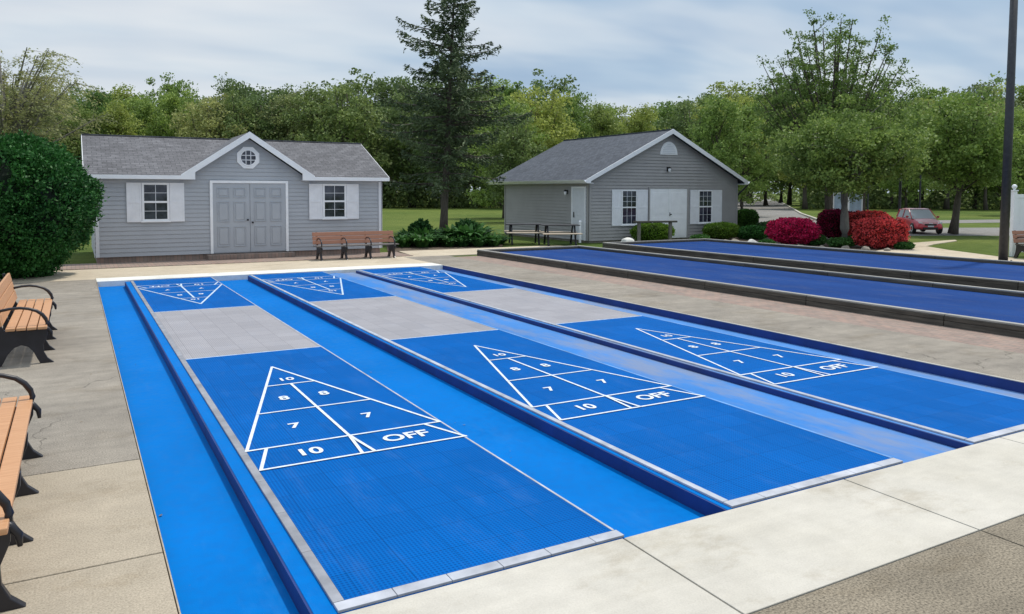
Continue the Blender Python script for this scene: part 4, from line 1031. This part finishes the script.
for i, (px, dp, s_, lb, mt) in enumerate(((782, 28.7, .16, 'pale edging rock before the magenta azalea, left one', 'rock'), (800, 28.5, .2, 'pale edging rock before the magenta azalea, right one', 'rock'), (822, 28.2, .17, 'edging rock between magenta azalea and tree', 'rock'), (846, 27.8, .2, 'edging rock before the grey tree trunk', 'rock'),
        (866, 27.4, .2, 'edging rock left under the large red azalea', 'rock'), (888, 27.2, .15, 'edging rock right under the large red azalea', 'rock'), (628, 30.6, .24, 'white round rock at the corner of the farther bocce court', 'white_rock'), (726, 31.3, .2, 'pale rock before the right window shrub', 'rock'), (735, 31.0, .26, 'flat pale rock left of the mulch bed', 'rock'), (752, 30.3, .2, 'white rock at the end of the farther bocce court', 'white_rock'), (834, 31.9, .15, 'white ball shaped rock on the dark crimson azalea bed', 'white_rock'))):
    bm = bmesh.new(); bmesh.ops.create_icosphere(bm, subdivisions=3, radius=1)
    rr = random.Random(i)
    if mt == 'rock': s_ *= .68
    pv = [rr.uniform(0, 6) for _ in range(4)]
    for v in bm.verts:
        k = 1+.16*math.sin(v.co.x*3+pv[0])*math.sin(v.co.y*4+pv[1])+.08*math.sin(v.co.z*7+pv[2]); v.co = Vector((v.co.x*k*s_*1.2, v.co.y*k*s_, max(-.1, v.co.z*k*s_*.7)))
    me = bpy.data.meshes.new('edging_rock'); bm.to_mesh(me); bm.free(); me.materials.append(M[mt])
    for p_ in me.polygons: p_.use_smooth = True
    o = bpy.data.objects.new('edging_rock', me); C.objects.link(o); o.location = gd(px, dp)+Vector((0, 0, s_*.25)); tag(o, lb, 'rock', 'edging rocks of the flower bed')
blob('shrub', 'upright dark leafy shrub in the bed left of the spruce trunk', 'shrub', gd(421, 30.8), .42, .4, .85, 'plant', 3800, .06, .0, 2.1, .22, 0)
blob('shrub', 'upright dark leafy shrub in the bed right of the spruce trunk', 'shrub', gd(467, 30.8), .5, .42, .85, 'plant', 4200, .06, .0, 2.1, .22, 0)
# leafy perennials around the spruce
def perennial(h, n, seed, wid=.03):
    rs = random.Random(seed); b = MB()
    for i in range(n):
        an = rs.uniform(0, 6.28); Lf = h*rs.uniform(.7, 1.2); sp = rs.uniform(.25, .95); d = Vector((math.cos(an), math.sin(an), 0)); sd_ = Vector((-d.y, d.x, 0)); o = d*rs.uniform(0, .16)
        wd = wid*rs.uniform(.8, 1.5); pr = None
        for q in range(5):
            s = q/4; p = o+d*Lf*sp*s+Vector((0, 0, Lf*(1.15*s-(.35+.5*sp)*s*s))); ww = wd*math.sin(math.pi*min(.97, s*.85+.12))
            cur = (p-sd_*ww, p+sd_*ww)
            if pr: b.quad(pr[0], pr[1], cur[1], cur[0])
            pr = cur
    return b
pr_objs = []
for k, (hh, nn, wdt) in enumerate(((.55, 90, .03), (.8, 130, .045), (.45, 80, .035))):
    o = perennial(hh, nn, 30+k, wdt).build('leafy_perennial', M['plant']); pr_objs.append(o)
spots = [(400, 29.6, 0), (409, 30.6, 1), (415, 29.2, 2), (424, 30.2, 1), (432, 28.9, 0), (440, 29.4, 2), (449, 28.8, 0), (456, 30.3, 1), (463, 29.0, 2), (470, 29.8, 1), (478, 28.9, 0), (486, 29.6, 2), (494, 29.2, 0), (404, 28.7, 2), (423, 28.6, 0), (500, 30.2, 2), (475, 31.4, 1), (430, 31.6, 1)]
for i, (px, dp, k) in enumerate(spots):
    o = pr_objs[k] if i in (0, 1, 2) and [0, 1, 2][i] == k else pr_objs[k].copy()
    if o.name not in C.objects: C.objects.link(o)
    o.location = gd(px, dp); o.rotation_euler = (0, 0, i*1.3); s_ = random.uniform(.85, 1.25); o.scale = (s_*1.35, s_*1.35, s_*1.15)
    where = 'left of the spruce trunk' if px < 432 else ('at the foot of the spruce trunk' if px < 455 else 'right of the spruce trunk')
    tag(o, f'{["low strap-leaved", "taller bushy", "small dense"][k]} green plant in the bed {where}', 'plant', 'leafy plants in the bed round the spruce')
b = MB(); b.prism([tuple(gp(a, c))[:2] for a, c in ((388, 252), (502, 247), (505, 239), (470, 236), (420, 237), (386, 243))], -.1, -.008)
struct(b.build('spruce_bed', M['soil']), 'dark planting bed around the spruce trunk', 'flower bed')

ll = []
for _ in range(260):
    u = rng.random()
    if u < .35: p = (rng.uniform(-3, .3), rng.uniform(3, 20), .004)
    elif u < .6: p = (rng.choice([.45, 3.0, 5.6, 8.7])+rng.exponential(.08), rng.uniform(3.7, 19.5), -.112 if True else 0)
    elif u < .8: p = (rng.uniform(8.95, 11.2), rng.uniform(4, 22), .004)
    else: p = (rng.uniform(.6, 9), rng.uniform(20.5, 24), .016)
    ll.append(p)
lv = quads(np.array(ll), .014, .55, np.array([[1.0, .3, 0.0]]*len(ll)), .8); cz_ = np.repeat(np.array(ll), 4, axis=0); lv[:, 2] = cz_[:, 2]+np.abs(lv[:, 2]-cz_[:, 2])*.35
tag(leaf_object('leaf_litter', lv, plain('dry_leaf', (.20, .14, .07), .8, .5, 20)), 'scattered dry leaf scraps on the paving and in the gutters', 'leaf litter', kind='stuff')

# ------------------------------------------------------------------ right background ground
def poly(name, pts, mat, z, label, cat, thick=.1):
    b = MB(); b.prism([tuple(gp(*p))[:2] for p in pts], z-thick, z); return struct(b.build(name, mat), label, cat)
poly('mulch_bed', [(690, 243), (760, 244), (875, 252), (900, 249), (905, 243), (880, 236), (830, 234), (770, 234), (745, 228), (700, 236)], M['soil'], -.012, 'dark mulch bed under the azaleas', 'flower bed')
poly('garden_path', [(870, 252), (894, 247), (900, 243.5), (955, 239.6), (957, 240.6), (934, 244), (926, 246), (950, 250), (1000, 256.5), (1060, 262), (1060, 275), (960, 262)], M['path'], -.004, 'pale curving concrete path leading to the parking road', 'path')
poly('parking_road', [(835, 229), (935, 227.5), (1100, 227), (1100, 236), (950, 235), (880, 235.5), (835, 236)], M['asphalt'], -.016, 'grey road on which the red car stands', 'road')
poly('far_road', [(820, 221.5), (1100, 218), (1100, 221), (820, 224.5)], M['asphalt'], -.016, 'narrow grey road crossing the far lawn', 'road')
poly('driveway', [(735, 240), (735, 210), (733, 199), (740, 195.2), (768, 195.2), (785, 205), (800, 214), (825, 224), (838, 232), (820, 243), (780, 244)], M['asphalt'], -.014, 'wide grey driveway leading away beside the right shed', 'driveway')
b = MB()
pp = [gp(*p) for p in ((769, 196.5), (786, 205), (801, 214), (823, 222))]
for p, q in zip(pp, pp[1:]):
    d = (q-p).normalized(); n_ = Vector((-d.y, d.x, 0))*.09
    b.prism([tuple(v)[:2] for v in (p-n_, q-n_, q+n_, p+n_)], -.02, .1)
struct(b.build('kerb', M['walk_new']), 'pale kerb along the right edge of the driveway', 'kerb')

# white fence ---------------------------------------------------------
t = thing('vinyl_fence', 'white vinyl panel fence with ball-capped post at the right edge', 'fence', gd(1013, 25.2), -YAW+R(12))
b = MB(); b.box(-.065, .065, -.065, .065, -.03, 2.08); p_ = b.build('fence_post', M['white'], t, bevel=.008)
b = MB(); b.box(-.085, .085, -.085, .085, 2.08, 2.12); b.lathe([(.03, 2.12), (.035, 2.15), (.065, 2.18), (.08, 2.22), (.065, 2.27), (.03, 2.295), (.005, 2.3)], seg=14); b.build('post_cap', M['white'], p_, smooth=False)
b = MB(); b.box(.07, 2.5, -.025, .025, 1.86, 1.98); b.box(.07, 2.5, -.025, .025, .1, .24); b.build('fence_rail', M['white'], t, bevel=.004)
b = MB()
for k in range(15): b.box(.072+k*.162, .072+k*.162+.158, -.012, .012, .241, 1.859)
b.build('fence_panel', M['white'], t, bevel=.003)
b = MB(); b.box(2.5+.001, 2.63, -.065, .065, -.03, 2.08); b.build('fence_post', M['white'], t, bevel=.008)

# lamp pole -----------------------------------------------------------
t = thing('lamp_pole', 'tall dark grey lamp pole rising out of the picture at the right', 'lamp post', gp(1003, 262))
b = MB(); off = Vector((.08*math.cos(YAW), -.08*math.sin(YAW), 0))
b.tube([(0, 0, 0), off*.5+Vector((0, 0, 4)), off+Vector((0, 0, 9.5))], [.125, .115, .095], 16); b.build('pole', M['iron_dull'], t, smooth=True)
b = MB(); b.box(-.2, .2, -.2, .2, 0, .03)
for sx_ in (-1, 1):
    for sy_ in (-1, 1): b.lathe([(.025, .03), (.025, .06), (.0, .065)], (sx_*.15, sy_*.15), 6)
b.build('base_plate', M['iron_dull'], t)
b = MB(); b.box(off.x-.7, off.x+.1, off.y-.15, off.y+.15, 9.5, 9.62); b.build('lamp_head', M['iron_dull'], t, bevel=.02)

# information sign -----------------------------------------------------
t = thing('notice_board', 'pale blue two-panel notice board on dark posts behind the tree trunk', 'sign', gd(847, 41), -YAW)
b = MB()
for x in (-.86, .86): b.box(x-.06, x+.06, -.06, .06, -.03, 2.15)
b.build('post', M['bark'], t, bevel=.01)
for x in (-.78, .02):
    b = MB(); b.box(x, x+.76, -.03, .03, .92, 2.02); p_ = b.build('sign_panel', M['white'], t, bevel=.006)
    b = MB(); b.box(x+.07, x+.69, -.036, -.031, .99, 1.95); b.build('notice_sheet', plain('notice_blue', (.33, .42, .52), .4, .25, 3), p_)
b = MB(); b.box(-.8, .8, -.05, .05, 2.021, 2.1); b.build('top_rail', M['bark'], t)

# slim dark posts near the car
for i, (px, dp, h_, lb) in enumerate(((899, 42, 2.95, 'tall slim black post left of the red car'), (919, 60, 3.4, 'dark slim post on the far lawn behind the red car'), (867, 60, 3.0, 'dark slim post right of the notice board'))):
    b = MB(); b.lathe([(.11, -.03), (.11, .12), (.075, .16), (.065, h_), (.09, h_+.01), (.09, h_+.05), (.0, h_+.1)], seg=12)
    o = b.build('lamp_bollard', M['iron'], None); o.location = gd(px, dp); tag(o, lb, 'post', 'slim dark posts near the red car')

# ------------------------------------------------------------------ the car
def build_car():
    t = thing('parked_car', 'small faded red hatchback with pale bonnet parked on the far road', 'car', gd(918, 39.6), 0); t.scale = (.8, .8, .84)
    # local: +Y forward, half profile sections; heading turns the front to the camera
    fr = -Vector(t.location); ang = math.atan2(fr.y, fr.x)-math.pi/2+R(20)
    t.rotation_euler = (0, 0, ang)
    red = plain('car_paint', (.62, .07, .09), .28, .08, 2); faded = plain('car_bonnet', (.74, .36, .37), .3, .25, 1.5)
    # stations along Y: (y, half width low, half width belt, z bottom, z belt)
    st = [(-2.02, .62, .60, .42, .78), (-1.95, .76, .72, .30, .90), (-1.5, .83, .80, .22, .96), (-.6, .85, .83, .20, .93), (.4, .85, .83, .20, .90), (1.0, .85, .80, .20, .86), (1.5, .83, .74, .22, .76), (1.85, .76, .66, .24, .66), (2.0, .62, .55, .30, .56)]
    b = MB(); rings = []
    for y, wl, wb, z0, z1 in st:
        zc = (z0+z1)/2
        ring = [(-wl*.9, z0), (-wl, z0+.12), (-wl*1.01, zc), (-wb, z1-.06), (-wb*.88, z1), (-wb*.4, z1+.035), (wb*.4, z1+.035), (wb*.88, z1), (wb, z1-.06), (wl*1.01, zc), (wl, z0+.12), (wl*.9, z0)]
        i = len(b.v); b.v += [(x, y, z) for x, z in ring]; rings.append(i)
    for a, c in zip(rings, rings[1:]):
        for k in range(12):
            b.f.append((a+k, a+(k+1) % 12, c+(k+1) % 12, c+k)); b.mi.append(1 if (4 <= k <= 6 and a >= rings[4]) else 0)
    b.f.append(tuple(rings[0]+k for k in range(12))); b.f.append(tuple(rings[-1]+k for k in range(12))[::-1]); b.mi += [0, 0]
    o = b.build('body', [red, faded], t, smooth=True)
    sb = o.modifiers.new('sub', 'SUBSURF'); sb.levels = sb.render_levels = 2
    # cabin: glass block with pillars and roof
    cs = [(-1.85, .66, .92, .70, .93), (-1.45, .74, .92, .60, 1.36), (-.6, .77, .92, .61, 1.44), (.1, .77, .90, .60, 1.40), (1.0, .74, .86, .62, .90)]
    b = MB(); rr = []
    for y, wl, z0, wt, z1 in cs:
        i = len(b.v); b.v += [(-wl, y, z0), (-wt, y, z1), (wt, y, z1), (wl, y, z0)]; rr.append(i)
    for a, c in zip(rr, rr[1:]):
        for k in range(3): b.f.append((a+k, a+k+1, c+k+1, c+k)); b.mi.append(0)
    b.f.append((rr[0], rr[0]+1, rr[0]+2, rr[0]+3)); b.f.append((rr[-1]+3, rr[-1]+2, rr[-1]+1, rr[-1])); b.mi += [0, 0]
    ws, wnt, wb_ = newmat('car_glass'); wb_.inputs['Base Color'].default_value = rgb((.55, .58, .62)); wb_.inputs['Roughness'].default_value = .08
    b.build('windows', ws, t)
    b = MB()
    top = [(-1.5, .58, 1.355), (-1.0, .61, 1.43), (-.6, .62, 1.455), (-.1, .62, 1.43), (.14, .60, 1.40)]
    for (ya, wa, za), (yb_, wb2, zb_) in zip(top, top[1:]):
        b.quad((-wa, ya, za+.012), (wa, ya, za+.012), (wb2, yb_, zb_+.012), (-wb2, yb_, zb_+.012))
        for s in (-1, 1): b.quad((s*wa, ya, za+.012), (s*(wa+.03), ya, za-.05), (s*(wb2+.03), yb_, zb_-.05), (s*wb2, yb_, zb_+.012))
    b.build('roof_panel', faded, t, smooth=True)
    for s in (-1, 1):
        for p_, q_, r_ in (((s*.745, 1.0, .885), (s*.62, .12, 1.40), .028), ((s*.785, -.45, .92), (s*.635, -.45, 1.43), .028), ((s*.75, -1.6, .93), (s*.61, -1.42, 1.37), .045)):
            b = MB(); b.tube([p_, q_], r_, 6); b.build('pillar', red, t)
    for s in (-1, 1):
        for y in (-1.28, 1.28):
            b = MB(); b.lathe([(.20, -.1), (.30, -.1), (.315, -.07), (.315, .07), (.30, .1), (.20, .1)], seg=24); w_ = b.build('wheel', M['black'], t); w_.rotation_euler = (0, math.pi/2, 0); w_.location = (s*.76, y, .315)
            b = MB(); b.lathe([(.02, .06*s), (.2, .085*s), (.205, .101*s), (.17, .103*s), (.03, .09*s)], seg=24); b.build('rim', M['offwhite'], w_)
        b = MB(); b.prism([(s*.42, .60), (s*.69, .64), (s*.72, .72), (s*.5, .68)], 1.86, 1.9, 'XZ'); o = b.build('headlight', M['white'], t, bevel=.01); o.rotation_euler = (0, 0, 0)
        o.location = (-.02*s, .03, 0)
        b = MB(); b.box(s*.84 if s > 0 else -.98, .98 if s > 0 else -.84, .62, .74, .92, 1.04); b.build('wing_mirror', red, t, bevel=.03)
    b = MB(); b.box(-.34, .34, 1.95, 2.012, .50, .60); b.box(-.42, .42, 1.95, 2.016, .28, .40); b.build('grille', M['black'], t, bevel=.01)
    b = MB(); b.box(-.17, .17, 2.02, 2.03, .42, .50); b.build('number_plate', M['offwhite'], t)
    b = MB(); b.box(-.11, .11, 1.985, 2.03, .61, .65); b.build('badge', M['white'], t)
build_car()
